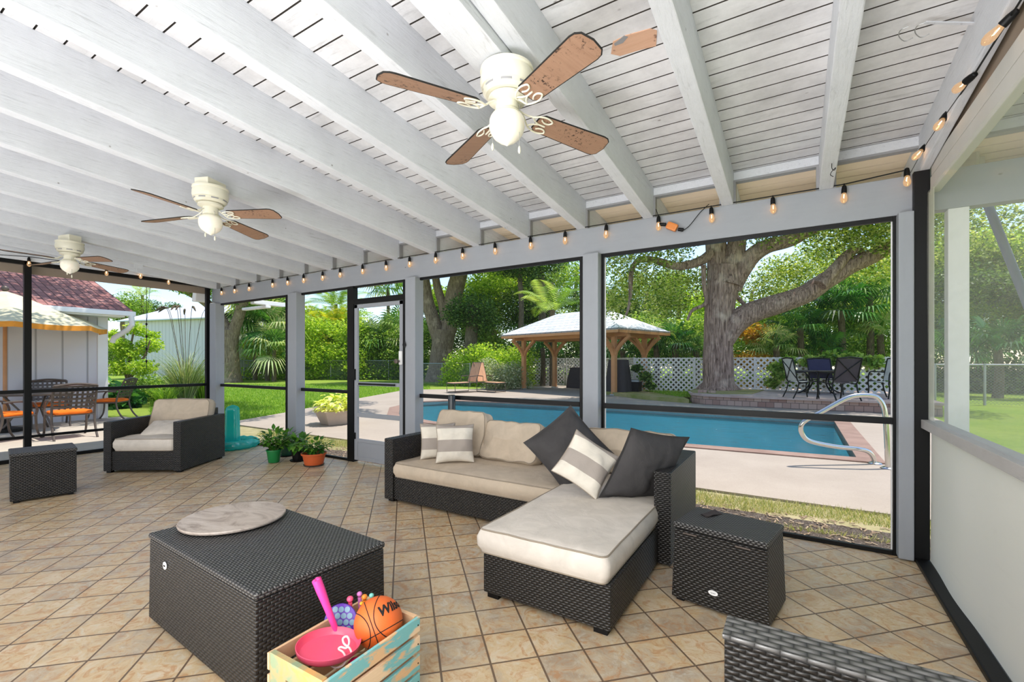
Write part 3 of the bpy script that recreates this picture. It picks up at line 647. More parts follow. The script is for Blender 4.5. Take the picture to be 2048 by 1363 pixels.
tb = NT('marbled_laminate'); nn = tb.noise(tb.obj(scale=(1, 2, 1)), 3.5, 6, .65, 1.5); tb.pbsdf(tb.ramp(nn, [(.35, rgb(148, 132, 120)), (.5, rgb(186, 172, 160)), (.7, rgb(204, 192, 182))]), .4)
simple('round_serving_board', rbm, tb.mat, 'round beige marbled turntable board lying on the coffee table', 'tray', (-2.585, 1.31, .446), smooth=True)
# ---------- near armchair, cut by the frame
nc = thing('rattan_armchair', 'dark rattan armchair in the bottom right corner, only its arm in view', 'armchair', (.3, 1.33, 0))
MB().box(-.455, .75, -.045, .055, .02, .586).build('arm', M['rattan'], nc, bevel=.004)
MB().box(-.46, .755, -.048, .058, .586, .60).build('arm_cap', M['rattan_fine'], nc, bevel=.005)
MB().box(.66, .75, -.80, -.045, .02, .6).build('backrest', M['rattan'], nc, bevel=.01)
MB().box(-.455, .66, -.75, -.045, .03, .24).build('base', M['rattan'], nc, bevel=.01)
MB().box(-.455, .75, -.85, -.755, .02, .6).build('arm', M['rattan'], nc, bevel=.01)
cushion('seat_cushion', 1.08, .66, .13, M['beige'], nc, Matrix.Translation((.1, -.4, .24)), seed=41)
# ---------- wooden crate with toys
def cratepaint():
    t = NT('crate_wash'); v = t.obj(scale=(1.6, 3, 9)); a = t.noise(v, 2.2, 4, .6, .7); b = t.noise(t.obj(scale=(3, 3, 8), loc=(3, 1, 2)), 1.3, 3)
    c = t.mix(t.ramp(a, [(.44, (0, 0, 0)), (.5, (1, 1, 1))]), rgb(226, 186, 140), rgb(126, 190, 190)); c = t.mix(t.ramp(b, [(.54, (0, 0, 0)), (.6, (1, 1, 1))]), c, rgb(238, 208, 170))
    g = t.noise(t.obj(scale=(4, 4, 30)), 5, 4); t.pbsdf(c, .7, bump=g, bs=.3, bd=.004); return t.mat
M['crate'] = cratepaint()
def crateend():
    t = NT('crate_end_wash'); v = t.obj(scale=(3, 1, 6)); a = t.noise(v, 2.5, 4, .6, .7); c = t.mix(t.ramp(a, [(.42, (0, 0, 0)), (.58, (1, 1, 1))]), rgb(214, 160, 96), rgb(142, 158, 124)); t.pbsdf(c, .7); return t.mat
M['crateend'] = crateend(); M['pine'] = painted_wood('raw_pine', rgb(228, 188, 146), grain=(2, 14, 14), dirt=.15, bs=.15)
cx, cy = (-1.576-1.275)/2+.02, (.904+1.333)/2; cw, cd, chh = .29, .44, .297
cr = thing('toy_crate', 'slatted wooden crate with turquoise wash, full of toys, by the coffee table', 'crate', (cx, cy, 0), .02)
for s_ in (-1, 1):
    for k in range(4):
        z0 = .012+k*.0745; MB().box(s_*cw/2-.006, s_*cw/2+.006, -cd/2, cd/2, z0, z0+.058).build('slat', M['crate'] if s_ > 0 else M['pine'], cr, bevel=.002)
for s_ in (-1, 1):
    e = MB(); y0 = s_*(cd/2-.012); a, b = sorted((y0-.009, y0+.009)); x0, x1 = -cw/2+.006, cw/2-.006
    # end board with a hand hole
    hx, hz0, hz1 = .05, .20, .232
    e.box(x0, x1, a, b, .01, hz0).box(x0, x1, a, b, hz1, chh).box(x0, -hx, a, b, hz0, hz1).box(hx, x1, a, b, hz0, hz1)
    e.build('end_board', M['crateend'] if s_ < 0 else M['pine'], cr, weld=True)
MB().box(-cw/2+.007, cw/2-.007, -cd/2+.022, cd/2-.022, .012, .022).build('bottom_board', M['pine'], cr)
for k in range(4):
    for yy in (-cd/2+.012, cd/2-.012): MB().lathe([(.0028, 0), (.0028, .002)], 8, Matrix.Translation((cw/2+.006, yy, .041+k*.0745)) @ Matrix.Rotation(PI/2, 4, 'Y')).build('nail_head', M['black'], cr)
# basketball
bc = dep(757, 1243, 1.765); R_ = .091
def ballmat():
    t = NT('basketball_rubber'); v = t.obj(); vo = t.n('ShaderNodeTexVoronoi', Scale=260); t.l(v, vo.inputs['Vector']); t.pbsdf(rgb(232, 108, 44), .5, bump=vo.outputs['Distance'], bs=.25, bd=.001); return t.mat
bb = MB().ball((0, 0, 0), R_, 64).build('basketball', ballmat(), smooth=True); tag(bb, 'orange basketball with black seams on top in the toy crate', 'ball'); 
# ball axes: z towards the camera, x right, y up
toc = (Vector((0, 0, EYE))-bc).normalized(); bxr = toc.cross(Vector((0, 0, 1))).normalized()*-1; bxr = Vector((0, 0, 1)).cross(toc).normalized(); bup = toc.cross(bxr)
bm_ = Matrix((bxr, bup, toc)).transposed().to_4x4() @ Matrix.Rotation(math.radians(20), 4, 'Z'); bm_.translation = bc; bb.matrix_world = bm_
seam = MB(); r2 = R_+.0002
def circ(fn, n=96): return [Vector(fn(2*PI*k/n)).normalized()*r2 for k in range(n)]
seam.tube(circ(lambda a: (math.cos(a), -.42+.0*math.sin(a), math.sin(a))), .0017, 6, closed=True)
seam.tube(circ(lambda a: (-.28, math.cos(a), math.sin(a))), .0017, 6, closed=True)
for sgn in (-1, 1):
    seam.tube(circ(lambda a: (-.28+sgn*(.42+.28*math.cos(2*a)), math.cos(a), math.sin(a)*.98)), .0017, 6, closed=True)
seam.build('seam', M['groove'], bb, smooth=True)
def text_on_ball(txt, size, lon, lat, parent, R, rot=0):
    cu = bpy.data.curves.new('t', 'FONT'); cu.body = txt; cu.size = size; cu.align_x = 'CENTER'; cu.align_y = 'CENTER'; cu.resolution_u = 3; cu.offset = size*.04; cu.shear = .25
    to = bpy.data.objects.new('t', cu); C.objects.link(to); dg = bpy.context.evaluated_depsgraph_get(); me = bpy.data.meshes.new_from_object(to.evaluated_get(dg))
    bpy.data.objects.remove(to)
    bm = bmesh.new(); bm.from_mesh(me); bmesh.ops.triangulate(bm, faces=bm.faces); bmesh.ops.subdivide_edges(bm, edges=[e for e in bm.edges if e.calc_length() > size*.12], cuts=2); bmesh.ops.triangulate(bm, faces=bm.faces)
    for v in bm.verts:
        x, y = v.co.x, v.co.y; x, y = x*math.cos(rot)-y*math.sin(rot), x*math.sin(rot)+y*math.cos(rot)
        a = lon+x/R; b = lat+y/R; v.co = (R*math.cos(b)*math.sin(a), R*math.sin(b), R*math.cos(b)*math.cos(a))
    m2 = bpy.data.meshes.new('lettering'); bm.to_mesh(m2); bm.free(); m2.materials.append(M['groove']); o = bpy.data.objects.new('lettering', m2); C.objects.link(o); o.parent = parent; return o
text_on_ball('Wilson', .05, .88, .30, bb, R_+.0008)
# pink bat: long hollow tube with three lobed end
def plastic(name, col, rough=.3, tr=0): return plain(name, col, rough, var=.02, bs=.02, **({'Transmission__Weight': tr} if tr else {}))
M['pink'] = plastic('hot_pink_plastic', rgb(246, 70, 160)); M['coral'] = plastic('coral_pink_plastic', rgb(246, 96, 128)); M['purple'] = plastic('purple_plastic', rgb(92, 50, 168)); M['tealp'] = plastic('pale_blue_plastic', rgb(120, 158, 180))
a, b = dep(633, 1158, 1.74), dep(684, 1290, 1.76)
bt = thing('toy_bat', 'long hot pink hollow toy bat sticking out of the crate', 'toy', b)
dd = a-b
pr = [(0, .008), (.3, .011), (.6, .0135), (.85, .017), (1.0, .0175)]
mbt = MB().tube([dd*t for t, r in pr], [r for t, r in pr], 16, cap=False); mbt.tube([dd*t*.999 for t, r in pr][::-1], [r-.003 for t, r in pr][::-1], 16, cap=False); mbt.build('barrel', M['pink'], bt, smooth=True)
t_ = dd.normalized(); x_ = t_.cross(Vector((0, 0, 1))).normalized(); y_ = t_.cross(x_)
lm = MB()
for k in range(3):
    q = x_*math.cos(k*2.09)*.009+y_*math.sin(k*2.09)*.009; lm.tube([dd*.8+q*.9, dd*.97+q, dd*1.0+q, dd*1.012+q], [.004, .009, .0085, .004], 10)
lm.build('lobed_tip', M['pink'], bt, smooth=True)
# pink flying disc, tilted, rim up
pd = dep(629, 1318, 1.83)
disc = MB().lathe([(.001, .0), (.091, .0), (.099, .003), (.107, .012), (.111, .029), (.1085, .0295), (.104, .015), (.096, .006), (.001, .004)], 56, cap=False)
o = disc.build('flying_disc', M['coral'], smooth=True); tag(o, 'pink plastic flying disc lying upside down in the front of the crate', 'toy')
o.matrix_world = Matrix.Translation((-1.428, 1.048, .258)) @ Matrix.Rotation(math.radians(4), 4, Fv) @ Matrix.Rotation(math.radians(-3), 4, Rv)
# white looped cord on the disc
cc = dep(684, 1308, 1.60); U = Rv; V = Vector((0, 0, 1))
cord = [(-30, 8), (-26, 16), (-12, 24), (4, 20), (9, 8), (2, -4), (-8, -10), (-4, -14), (8, -12), (12, -24), (6, -34), (-2, -30), (2, -20), (14, -12), (20, -2)]
cpts = [cc+U*(x*.0017)+V*(-y*.0015)-Fv*(.0006*y) for x, y in cord]
def smoothpath(p, n=5):
    out = []
    for i in range(len(p)-1):
        p0 = p[max(i-1, 0)]; p1 = p[i]; p2 = p[i+1]; p3 = p[min(i+2, len(p)-1)]
        for k in range(n):
            t = k/n; out.append(.5*((2*p1)+(p2-p0)*t+(2*p0-5*p1+4*p2-p3)*t*t+(3*p1-p0-3*p2+p3)*t*t*t))
    return out+[p[-1]]
cb = cpts[0]; simple('white_cord', MB().tube([p-cb for p in smoothpath([Vector(p) for p in cpts])], .0035, 8), plastic('cord_white', rgb(232, 214, 214), .6), 'white looped cord lying on the pink disc', 'cord', loc=cb, smooth=True)
# purple scalloped paddles
def paddle(label, px, py, d, r, xd, yd):
    o = thing('toy_paddle', label, 'toy'); x = Vector(xd).normalized(); y = Vector(yd); y = (y-x*y.dot(x)).normalized(); m = Matrix((x, y, x.cross(y))).transposed().to_4x4(); m.translation = dep(px, py, d); o.matrix_world = m
    MB().lathe([(r*.6, -.004), (r*.97, -.003), (r, .0), (r*.97, .004), (r*.6, .005)], 40).build('face', M['purple'], o, smooth=True)
    s_ = MB()
    for row in range(-2, 3):
        for k in range(-2, 3):
            X = k*r*.36+(row % 2)*r*.18; Y = row*r*.34
            if X*X+Y*Y < (r*.8)**2: s_.lathe([(r*.165, 0), (r*.165, .0016)], 14, Matrix.Translation((X, Y, .005)))
    q = s_.build('scallop_print', M['tealp'], o); q['label'] = 'pale blue grey scallop shapes'; return o
paddle('purple toy paddle with pale blue scallops standing behind the pink bat', 681, 1243, 1.80, .066, Rv, (-.1, .35, 1))
paddle('purple toy paddle with pale blue scallops lying low beside the pink disc', 655, 1283, 1.74, .056, Rv, (0, 1, .35))
# stick toys with round ends
for (px, py, d, nm, col, lab, w_) in ((700, 1197, 1.84, 'toy_stick', rgb(240, 90, 130), 'pink rounded toy handle leftmost behind the basketball', .013), (719, 1187, 1.88, 'toy_stick', rgb(206, 122, 190), 'lilac rounded toy handle behind the basketball', .011), (729, 1193, 1.87, 'toy_stick', rgb(240, 140, 46), 'orange rounded toy handle behind the basketball', .012), (743, 1190, 1.88, 'toy_stick', rgb(130, 214, 200), 'mint rounded toy handle rightmost behind the basketball', .010), (723, 1206, 1.84, 'toy_stick', rgb(250, 176, 50), 'short yellow rounded toy handle against the basketball', .008)):
    q = dep(px, py, d); base = q+Vector((.01, .0, -.13))
    mt = plastic(nm+'_colour', col, .3); tt = thing('toy_stick', lab, 'toy', base)
    top = q-base; MB().tube([Vector((0, 0, 0)), top*.5, top*.9], [.006, .007, .008], 12).build('stick', mt, tt, smooth=True)
    MB().ball(top, w_, 18, (1, 1, .9)).build('knob', mt, tt, smooth=True)
for k, (dx, dy, rr, lab) in enumerate(((.02, -.17, .03, 'red plastic ball low in the front of the crate'), (.06, -.02, .028, 'pink plastic ball low in the crate beside the basketball'))):
    simple('toy_ball', MB().ball((0, 0, 0), rr, 20), plastic('red_ball%d' % k, rgb(220, 60-20*k, 50+60*k)), lab, 'ball', (cx+dx, cy+dy, .215-.01*k), smooth=True)
# ---------- ceiling fans
def make_fan(label, ctr, rot, htop, vary=0):
    t = thing('ceiling_fan', label, 'ceiling fan', ctr, rot)
    h = MB().lathe([(.06, htop), (.124, htop), (.126, htop-.012), (.120, htop-.018), (.124, htop-.035), (.126, htop-.065), (.120, htop-.088), (.112, htop-.092), (.113, htop-.108), (.100, htop-.122), (.06, htop-.126)], 48).build('motor_housing', M['ivory'], t, smooth=True)
    for k in range(8):
        a0 = k*PI/4; MB().grid(lambda u, w__: ((.1135)*math.cos(a0+u*.45), (.1135)*math.sin(a0+u*.45), htop-.105+w__*.010), 8, 2).build('vent_slot', M['frameline'], h)
    MB().lathe([(.05, htop-.126), (.085, htop-.128), (.09, htop-.145), (.07, htop-.155), (.03, htop-.156)], 32).build('flywheel', M['ivory'], t, smooth=True)
    MB().lathe([(.035, htop-.15), (.052, htop-.152), (.055, -.015), (.05, -.02), (.054, -.024), (.064, -.032), (.070, -.040), (.03, -.042)], 32).build('switch_housing', M['ivory'], t, smooth=True)
    MB().lathe([(.062, -.036), (.076, -.048), (.082, -.065), (.083, -.095), (.078, -.12), (.062, -.145), (.035, -.166), (.012, -.177), (.002, -.184)], 40).build('light_globe', M['opal'], t, smooth=True)
    zb = -.02
    for k in range(4):
        R4 = Matrix.Rotation(k*PI/2, 4, 'Z') @ Matrix.Translation((0, 0, zb)) @ Matrix.Rotation(.045, 4, 'Y') @ Matrix.Rotation(math.radians(-13), 4, 'X')
        n = 10; poly_ = [(.165, -.038), (.19, -.055)]+[(.25+.3*i/6, -.057-.013*i/6) for i in range(7)]
        poly_ += [(.575, -.066), (.595, -.05), (.605, 0), (.595, .05), (.575, .066)]
        poly_ += [(.25+.3*i/6, .057+.013*i/6) for i in range(6, -1, -1)]+[(.19, .055), (.165, .038)]
        b_ = MB().prism(poly_, -.003, .003, R4).build('blade', M['blade'], t, bevel=.0015)
        ed = MB().tube([(x, y, 0) for x, y in poly_], .0036, 6, closed=True, M=R4); ed.build('blade_edge', M['groove'], b_, smooth=True)
        br = MB(); s_ = -.008
        for sg in (-1, 1):
            P = [Vector(p) for p in ((.07, .0, .03), (.10, sg*.008, .012), (.13, sg*.03, s_), (.16, sg*.046, s_), (.2, sg*.052, s_), (.235, sg*.04, s_), (.225, sg*.022, s_), (.2, sg*.02, s_), (.18, sg*.03, s_))]
            br.tube(smoothpath(P, 4), .0042, 8, M=R4)
            P = [Vector(p) for p in ((.13, sg*.03, s_), (.15, sg*.012, s_), (.18, 0, s_), (.215, 0, s_))]; br.tube(smoothpath(P, 4), .004, 8, M=R4)
        br.build('blade_bracket', M['ivory'], b_, smooth=True)
    for (a, r, z0, L_) in ((2.6-rot+YAW, .06, -.0, .15), (-.55-rot+YAW, .05, .0, .2)):
        x, y = r*math.cos(a)*1.35, r*math.sin(a)*1.35
        pc = MB().tube([(x*.7, y*.7, z0+.005), (x, y, z0-.01), (x, y, z0-L_)], .0013, 6); pc = pc.build('pull_chain', M['galv'], t)
        MB().lathe([(.002, 0), (.006, -.01), (.007, -.025), (.003, -.035)][::-1], 12, Matrix.Translation((x, y, z0-L_))).build('chain_fob', M['ivory'], pc, smooth=True)
    return t
fdir = lambda f, r: math.atan2((Fv*f+Rv*r).y, (Fv*f+Rv*r).x)
f1 = make_fan('ceiling fan with wooden blades nearest the camera at the top centre', (-1.15, 1.81, 2.494), fdir(-.318, -.521), .17)
f2 = make_fan('ceiling fan with wooden blades, second back, at mid left', (-3.954, 1.824, 2.486), fdir(.0865, -.4986), .19)
f3 = make_fan('ceiling fan farthest back beside the left screen wall', (-7.08, 1.78, 2.486), fdir(.9, .25), .18)
for f_, z_ in ((f2, 2.732), (f3, 2.738)): MB().box(-.06, .06, -.09, .09, f_.location.z*0+(.18 if f_ is f3 else .19), z_-2.486).build('mounting_plate', M['ivory'], f_, bevel=.004)
# mounting block and grey conduit above the first fan
st('ceiling_block', shear(MB().box(-1.29, -1.025-.09, 1.2, 2.0, 2.478, 2.78)), M['white'], bevel=.004)
# ---------- string lights
def emit(name, col, s_):
    t = NT(name); e = t.n('ShaderNodeEmission', Strength=s_); e.inputs[0].default_value = col; t.l(e.outputs[0], t.out.inputs[0]); return t.mat
def bulbglass():
    t = NT('bulb_glass'); tr = t.n('ShaderNodeBsdfTransparent', Color=(1, .93, .85, 1)); g = t.n('ShaderNodeBsdfGlossy', Roughness=.05); e = t.n('ShaderNodeEmission', Strength=.9); e.inputs[0].default_value = (1, .6, .3, 1)
    lw_ = t.n('ShaderNodeLayerWeight', Blend=.35); m = t.n('ShaderNodeMixShader'); t.l(lw_.outputs['Facing'], m.inputs[0]); t.l(tr.outputs[0], m.inputs[1]); t.l(g.outputs[0], m.inputs[2])
    ad = t.n('ShaderNodeMixShader', Fac=.45); t.l(m.outputs[0], ad.inputs[1]); t.l(e.outputs[0], ad.inputs[2]); t.l(ad.outputs[0], t.out.inputs[0]); return t.mat
M['bulb'] = bulbglass(); M['filament'] = emit('glowing_filament', (1, .55, .22, 1), 60)
def string(name, label, pts, wire, tilt=None, scale=1.0):
    o = thing(name, label, 'string lights', wire[0]); b0 = Vector(wire[0])
    MB().tube([Vector(p)-b0 for p in wire], .0042*scale, 6).build('cable', M['black'], o, smooth=True)
    for p in pts:
        p, dn = p; p = Vector(p)-b0; dn = Vector(dn).normalized(); q = dn.to_track_quat('-Z', 'Y').to_matrix().to_4x4(); m = Matrix.Translation(p) @ q @ Matrix.Scale(scale, 4)
        s_ = MB().lathe([(.006, .055), (.012, .05), (.016, .03), (.017, .004), (.0165, .0)], 14, m).build('socket', M['black'], o, smooth=True)
        bo = MB().lathe([(.012, .0), (.015, -.012), (.020, -.03), (.0215, -.042), (.018, -.057), (.009, -.067), (.001, -.07)], 16, m, cap=False).build('bulb', M['bulb'], o, smooth=True)
        MB().tube([Vector((0, 0, .05)), (0, 0, .05+max(.004, .0 if abs(dn.z) < .8 else wire[0][2]-b0.z-p.z-.05))], .004, 5, M=m).build('lead', M['black'], o)
        MB().tube([(0, 0, -.008), (.004, 0, -.03), (0, 0, -.036), (-.004, 0, -.03), (0, 0, -.01)], .0022, 5, M=m).build('filament', M['filament'], bo)
    return o
bl = [(443, 574), (469, 571), (498, 567), (545, 561), (575, 557), (607, 552), (645, 556), (680, 538), (725, 531), (772, 534), (819, 520), (871, 511), (925, 503), (990, 490), (1061, 480), (1130, 467), (1212, 455), (1317, 431), (1423, 413), (1546, 399), (1688, 375)]
pts = []; wire = []
for i, (x, y) in enumerate(bl):
    p = onY(x, y-5, 3.905); pts.append((p+Vector((0, 0, -.0)), (0.05*math.sin(i*5), .0, -1))); p.z = min(p.z, 2.465); pts[-1] = (p, pts[-1][1]); t = Vector((p.x, 3.922, 2.532)); wire.append(t)
wire.append(onY(1812, 340, 3.88)); pts.append((onY(1814, 352, 3.86), (0, -.1, -1)))
sg = [f for f in pts]
string('string_lights', 'string lights with glowing bulbs along the long grey beam', pts, wire)
rp = []; rw = []
for (x, y, wx, wy) in ((1838, 306, 1850, 293), (1880, 247, 1893, 228), (1921, 172, 1948, 150), (1993, 62, 2020, 35)):
    X = .69; a = onX(x, y, X-.03); b = onX(wx, wy, .69); rw.append(b); dn = (a-b).normalized(); rp.append((b.lerp(a, .6), dn))
rw = [onX(1822, 345, .69)]+rw+[rw[-1]+(rw[-1]-rw[-2])*1.6]
string('string_lights', 'string lights with four large glowing bulbs above the vinyl curtain', rp, rw)
lp = []; lw_ = [Vector((XL+.05, -1.5, 2.33))]
for (x, y) in ((58, 527), (213, 546), (281, 552), (337, 564)):
    p = onX(x, y, XL+.06); lp.append((p+Vector((0, 0, .03)), (0.1, 0, -1))); lw_.append(p+Vector((0, 0, .09)))
lw_.append(onX(424, 580, XL+.06)); string('string_lights', 'string lights with four bulbs along the top of the left screen', lp, lw_)
# extension plug and loose wire on the beam
ep = onY(1344, 453, 3.905); e = thing('cable_connector', 'orange plug connector with black ends on the grey beam', 'connector', ep)
R9 = Matrix.Rotation(.5, 4, 'Y')
MB().box(-.045, .045, -.02, .02, -.03, .03, R9).build('body', plastic('amber_plastic', rgb(216, 130, 60), .4), e, bevel=.012)
MB().tube([(-.1, 0, .035), (-.05, 0, .025)], .014, 10).tube([(.05, 0, -.03), (.09, 0, -.04)], .014, 10).build('plug', M['black'], e, smooth=True)
w1 = [onY(x, y, 3.915)-ep for x, y in ((1312, 418), (1316, 430), (1320, 444))]; w2 = [onY(x, y, 3.915)-ep for x, y in ((1362, 463), (1378, 452), (1400, 425), (1418, 408))]
MB().tube(smoothpath([Vector(p) for p in w1]), .003, 6).tube(smoothpath([Vector(p) for p in w2]), .003, 6).build('wire', M['black'], e, smooth=True)
# ---------- hooks, bracket, speaker
for lab, (px, py) in (('small metal hook screwed under the fourth rafter from the right', (1277, 395)), ('small metal hook under the rafter above the middle of the beam', (1010, 455)), ):
    p = onY(px, py, 3.6); simple('ceiling_hook', MB().tube([(0, 0, .03), (0, 0, 0), (.012, 0, -.012), (.022, 0, 0), (.018, 0, .012)], .0025, 6), M['galv'], lab, 'hook', p, smooth=True)
hp = onC(1661, 330, -.27); simple('ceiling_hook', MB().tube(smoothpath([Vector(p) for p in ((0, 0, .04), (0, 0, .0), (.012, 0, -.015), (.02, 0, 0), (0, 0, -.02), (-.008, 0, -.04), (.008, 0, -.055))]), .0022, 6), M['black'], 'twisted black wire hook hanging under the rafter near the right corner', 'hook', (.20, 3.55, 2.53), smooth=True)
hb1, hb2 = onC(1995, 48, -.05), onC(1850, 45, -.05)
hk = thing('swing_arm_hook', 'white flat swing arm ending in wire hooks at the top right', 'bracket', hb1); dv = hb2-hb1
MB().bar((0, 0, 0), dv, .014, .006).build('arm', M['white'], hk, bevel=.001)
n_ = dv.normalized(); u_ = onC(1850, 70, -.05)-onC(1850, 45, -.05); hkp = [dv, dv+n_*.035+u_*.3, dv+n_*.045+u_*.8, dv+n_*.02+u_*1.2, dv-n_*.02+u_*.9]
MB().tube(smoothpath([Vector(p) for p in hkp]), .0022, 6).tube(smoothpath([p+n_*.075+u_*.35 for p in hkp]), .002, 6).build('wire_hook', M['galv'], hk, smooth=True)
bp = onX(277, 527, XL+.75); simple('wall_plate', MB().box(-.004, .004, -.05, .05, -.07, .07).tube([(0, -.02, -.07), (0.01, -.02, -.11), (.02, -.01, -.13), (.01, .01, -.14)], .003, 6), M['white'], 'small white metal plate with hook on the rafter left of the corner', 'plate', bp)
sp = onX(401, 592, XL-.215); s_ = thing('outdoor_speaker', 'small off white speaker mounted outside the left screen near the corner', 'speaker', (XL-.215, sp.y, sp.z), 0)
MB().box(-.07, .07, -.11, .11, -.10, .10, taper=.015).build('cabinet', M['trimwhite'], s_, bevel=.02, bseg=3); MB().box(-.02, .076, -.02, .02, .08, .13).build('bracket', M['galv'], s_)
simple('conduit_box', MB().box(-.05, .05, -.04, .0, -.09, .09), M['trimwhite'], 'small white box on the beam end in the far left corner', 'box', (XL+.1, YP+.06, 2.2), bevel=.01)
# ---------- potted plants and inflatable
def leafshape(mb, base, d, up, L_, w_, fold=.25, droop=.4):
    d = d.normalized(); s = d.cross(up).normalized(); n = s.cross(d).normalized(); P = []
    for t, ww in ((0, .08), (.25, .85), (.5, 1.0), (.78, .6), (1, .02)):
        c = base+d*(L_*t)+n*(-droop*L_*t*t); P.append((c-s*w_*ww/2+n*fold*w_*ww*.5, c, c+s*w_*ww/2+n*fold*w_*ww*.5))
    vs = [v for r in P for v in r]; fs = []
    for i in range(4):
        for k in range(2): fs.append((i*3+k, i*3+k+1, (i+1)*3+k+1, (i+1)*3+k))
    mb.add(vs, fs); return mb
def rndattr(o, per, lo=0, hi=1):
    me = o.data; n = len(me.polygons); k = -(-n//per); a = me.attributes.new('rnd', 'FLOAT', 'FACE'); a.data.foreach_set('value', np.repeat(RNG.uniform(lo, hi, k), per)[:n].astype('f'))
M['leaf_pot'] = leafmat('pot_plant_leaf', [rgb(38, 84, 26), rgb(72, 128, 40), rgb(120, 170, 66)], .3, .4)
M['leaf_yel'] = leafmat('coleus_leaf', [rgb(196, 214, 92), rgb(224, 232, 130), rgb(236, 226, 170)], .35)
M['soil'] = plain('potting_soil', (.02, .014, .01, 1), 1); M['stem'] = plain('green_stem', rgb(96, 120, 60), .6)
def pot(name, label, cat, loc, potprof, potmat, spread, height, nst, nleaf, L_, lmat, saucer=None, seed=0, rim=None):
    r_ = random.Random(seed); t = thing(name, label, cat, loc)
    MB().lathe(potprof, 36, cap=False).build('pot', potmat, t, smooth=True); top = max(z for _, z in potprof); rt = max(r for r, _ in potprof)
    MB().lathe([(.001, top-.03), (rt*.86, top-.03)], 24, cap=False).build('soil', M['soil'], t)
    if saucer: MB().lathe([(.001, 0), (saucer*.9, 0), (saucer, .018), (saucer-.006, .018), (saucer*.86, .006), (.001, .006)], 32, cap=False).build('saucer', M['black'] if saucer < .12 else M['bronze'], t, smooth=True)
    sm = MB(); lv = MB()
    for k in range(nst):
        a = r_.uniform(0, 2*PI); rr = r_.uniform(.1, 1)**.6; tip = Vector((math.cos(a)*spread*rr, math.sin(a)*spread*rr, top+height*(1.05-.55*rr*rr)*r_.uniform(.75, 1.05)))
        b = Vector((math.cos(a)*.03, math.sin(a)*.03, top-.03)); mid = b.lerp(tip, .5)+Vector((0, 0, height*.12)); path = smoothpath([b, mid, tip], 4); sm.tube(path, .003, 5)
        for j in range(nleaf):
            f = .35+.65*j/(nleaf-1); p = path[min(int(f*(len(path)-1)), len(path)-1)]; q = r_.uniform(0, 2*PI); d = Vector((math.cos(q), math.sin(q), r_.uniform(-.1, .5)))
            if j == nleaf-1: d = (tip-mid)
            leafshape(lv, p, d, Vector((0, 0, 1)), L_*r_.uniform(.7, 1.15), L_*.62*r_.uniform(.8, 1.1), droop=r_.uniform(.2, .7))
    sm.build('stems', M['stem'], t, smooth=True); o = lv.build('foliage', lmat, t); rndattr(o, 8)
    return t
pg = plastic('green_pot', rgb(22, 122, 62), .35); pgd = plastic('dark_green_pot', rgb(20, 66, 46), .35); po = plastic('terracotta_pot', rgb(200, 92, 44), .45)
p = at(548, 924); pot('potted_plant', 'leafy plant in a bright green round pot on the tiles', 'plant', (p.x, p.y, 0), [(.001, .004), (.062, .004), (.066, .01), (.088, .15), (.094, .152), (.094, .168), (.088, .168)], pg, .21, .24, 26, 6, .085, M['leaf_pot'], seed=1)
p = at(573, 911); pot('potted_plant', 'leafy plant in a dark green pot behind the bright green pot', 'plant', (p.x, p.y, 0), [(.001, .004), (.06, .004), (.085, .15), (.09, .152), (.09, .165), (.084, .165)], pgd, .17, .18, 16, 5, .075, M['leaf_pot'], seed=2, saucer=.1)
p = at(596, 921); pot('potted_plant', 'broad leaved plant in a black pot beside the grey post', 'plant', (p.x, p.y, 0), [(.001, .006), (.06, .006), (.085, .14), (.092, .142), (.092, .156), (.085, .156)], M['black'], .17, .15, 16, 5, .10, M['leaf_pot'], seed=3, saucer=.1)
p = at(628, 930); pot('potted_plant', 'leafy plant in a wide orange terracotta bowl pot with saucer', 'plant', (p.x, p.y, 0), [(.001, .012), (.095, .012), (.11, .02), (.135, .135), (.15, .14), (.152, .16), (.14, .16)], po, .22, .18, 30, 6, .07, M['leaf_pot'], seed=4, saucer=.125)
def tealmat():
    t = NT('teal_vinyl'); b = t.n('ShaderNodeBump', Strength=.5, Distance=.02); t.l(t.noise(t.obj(), 9, 4), b.inputs['Height'])
    d = t.n('ShaderNodeBsdfDiffuse', Color=rgb(60, 214, 208)); tl = t.n('ShaderNodeBsdfTranslucent', Color=rgb(60, 220, 214)); tr = t.n('ShaderNodeBsdfTransparent', Color=rgb(130, 236, 232)); g = t.n('ShaderNodeBsdfGlossy', Roughness=.1)
    a = t.n('ShaderNodeMixShader', Fac=.5); t.l(d.outputs[0], a.inputs[1]); t.l(tl.outputs[0], a.inputs[2]); c = t.n('ShaderNodeMixShader', Fac=.3); t.l(a.outputs[0], c.inputs[1]); t.l(tr.outputs[0], c.inputs[2])
    f = t.n('ShaderNodeMixShader', Fac=.08); t.l(c.outputs[0], f.inputs[1]); t.l(g.outputs[0], f.inputs[2]); t.l(b.outputs[0], g.inputs['Normal']); t.l(b.outputs[0], d.inputs['Normal']); t.l(f.outputs[0], t.out.inputs[0]); return t.mat
tm = tealmat(); p = at(472, 893); tf = thing('inflatable_pool_toy', 'translucent teal inflatable ring with upright column by the armchair', 'inflatable', (p.x+.02, p.y-.05, 0))
def ringf(u, v):
    a = 2*PI*u; b = 2*PI*v; R0 = .27+.012*math.sin(9*a); r = .075+.006*math.sin(14*a+2*b); return ((R0+r*math.cos(b))*math.cos(a), (R0+r*math.cos(b))*math.sin(a), .07+r*.85*math.sin(b))
MB().grid(ringf, 72, 17, cu=True).build('ring', tm, tf, smooth=True)
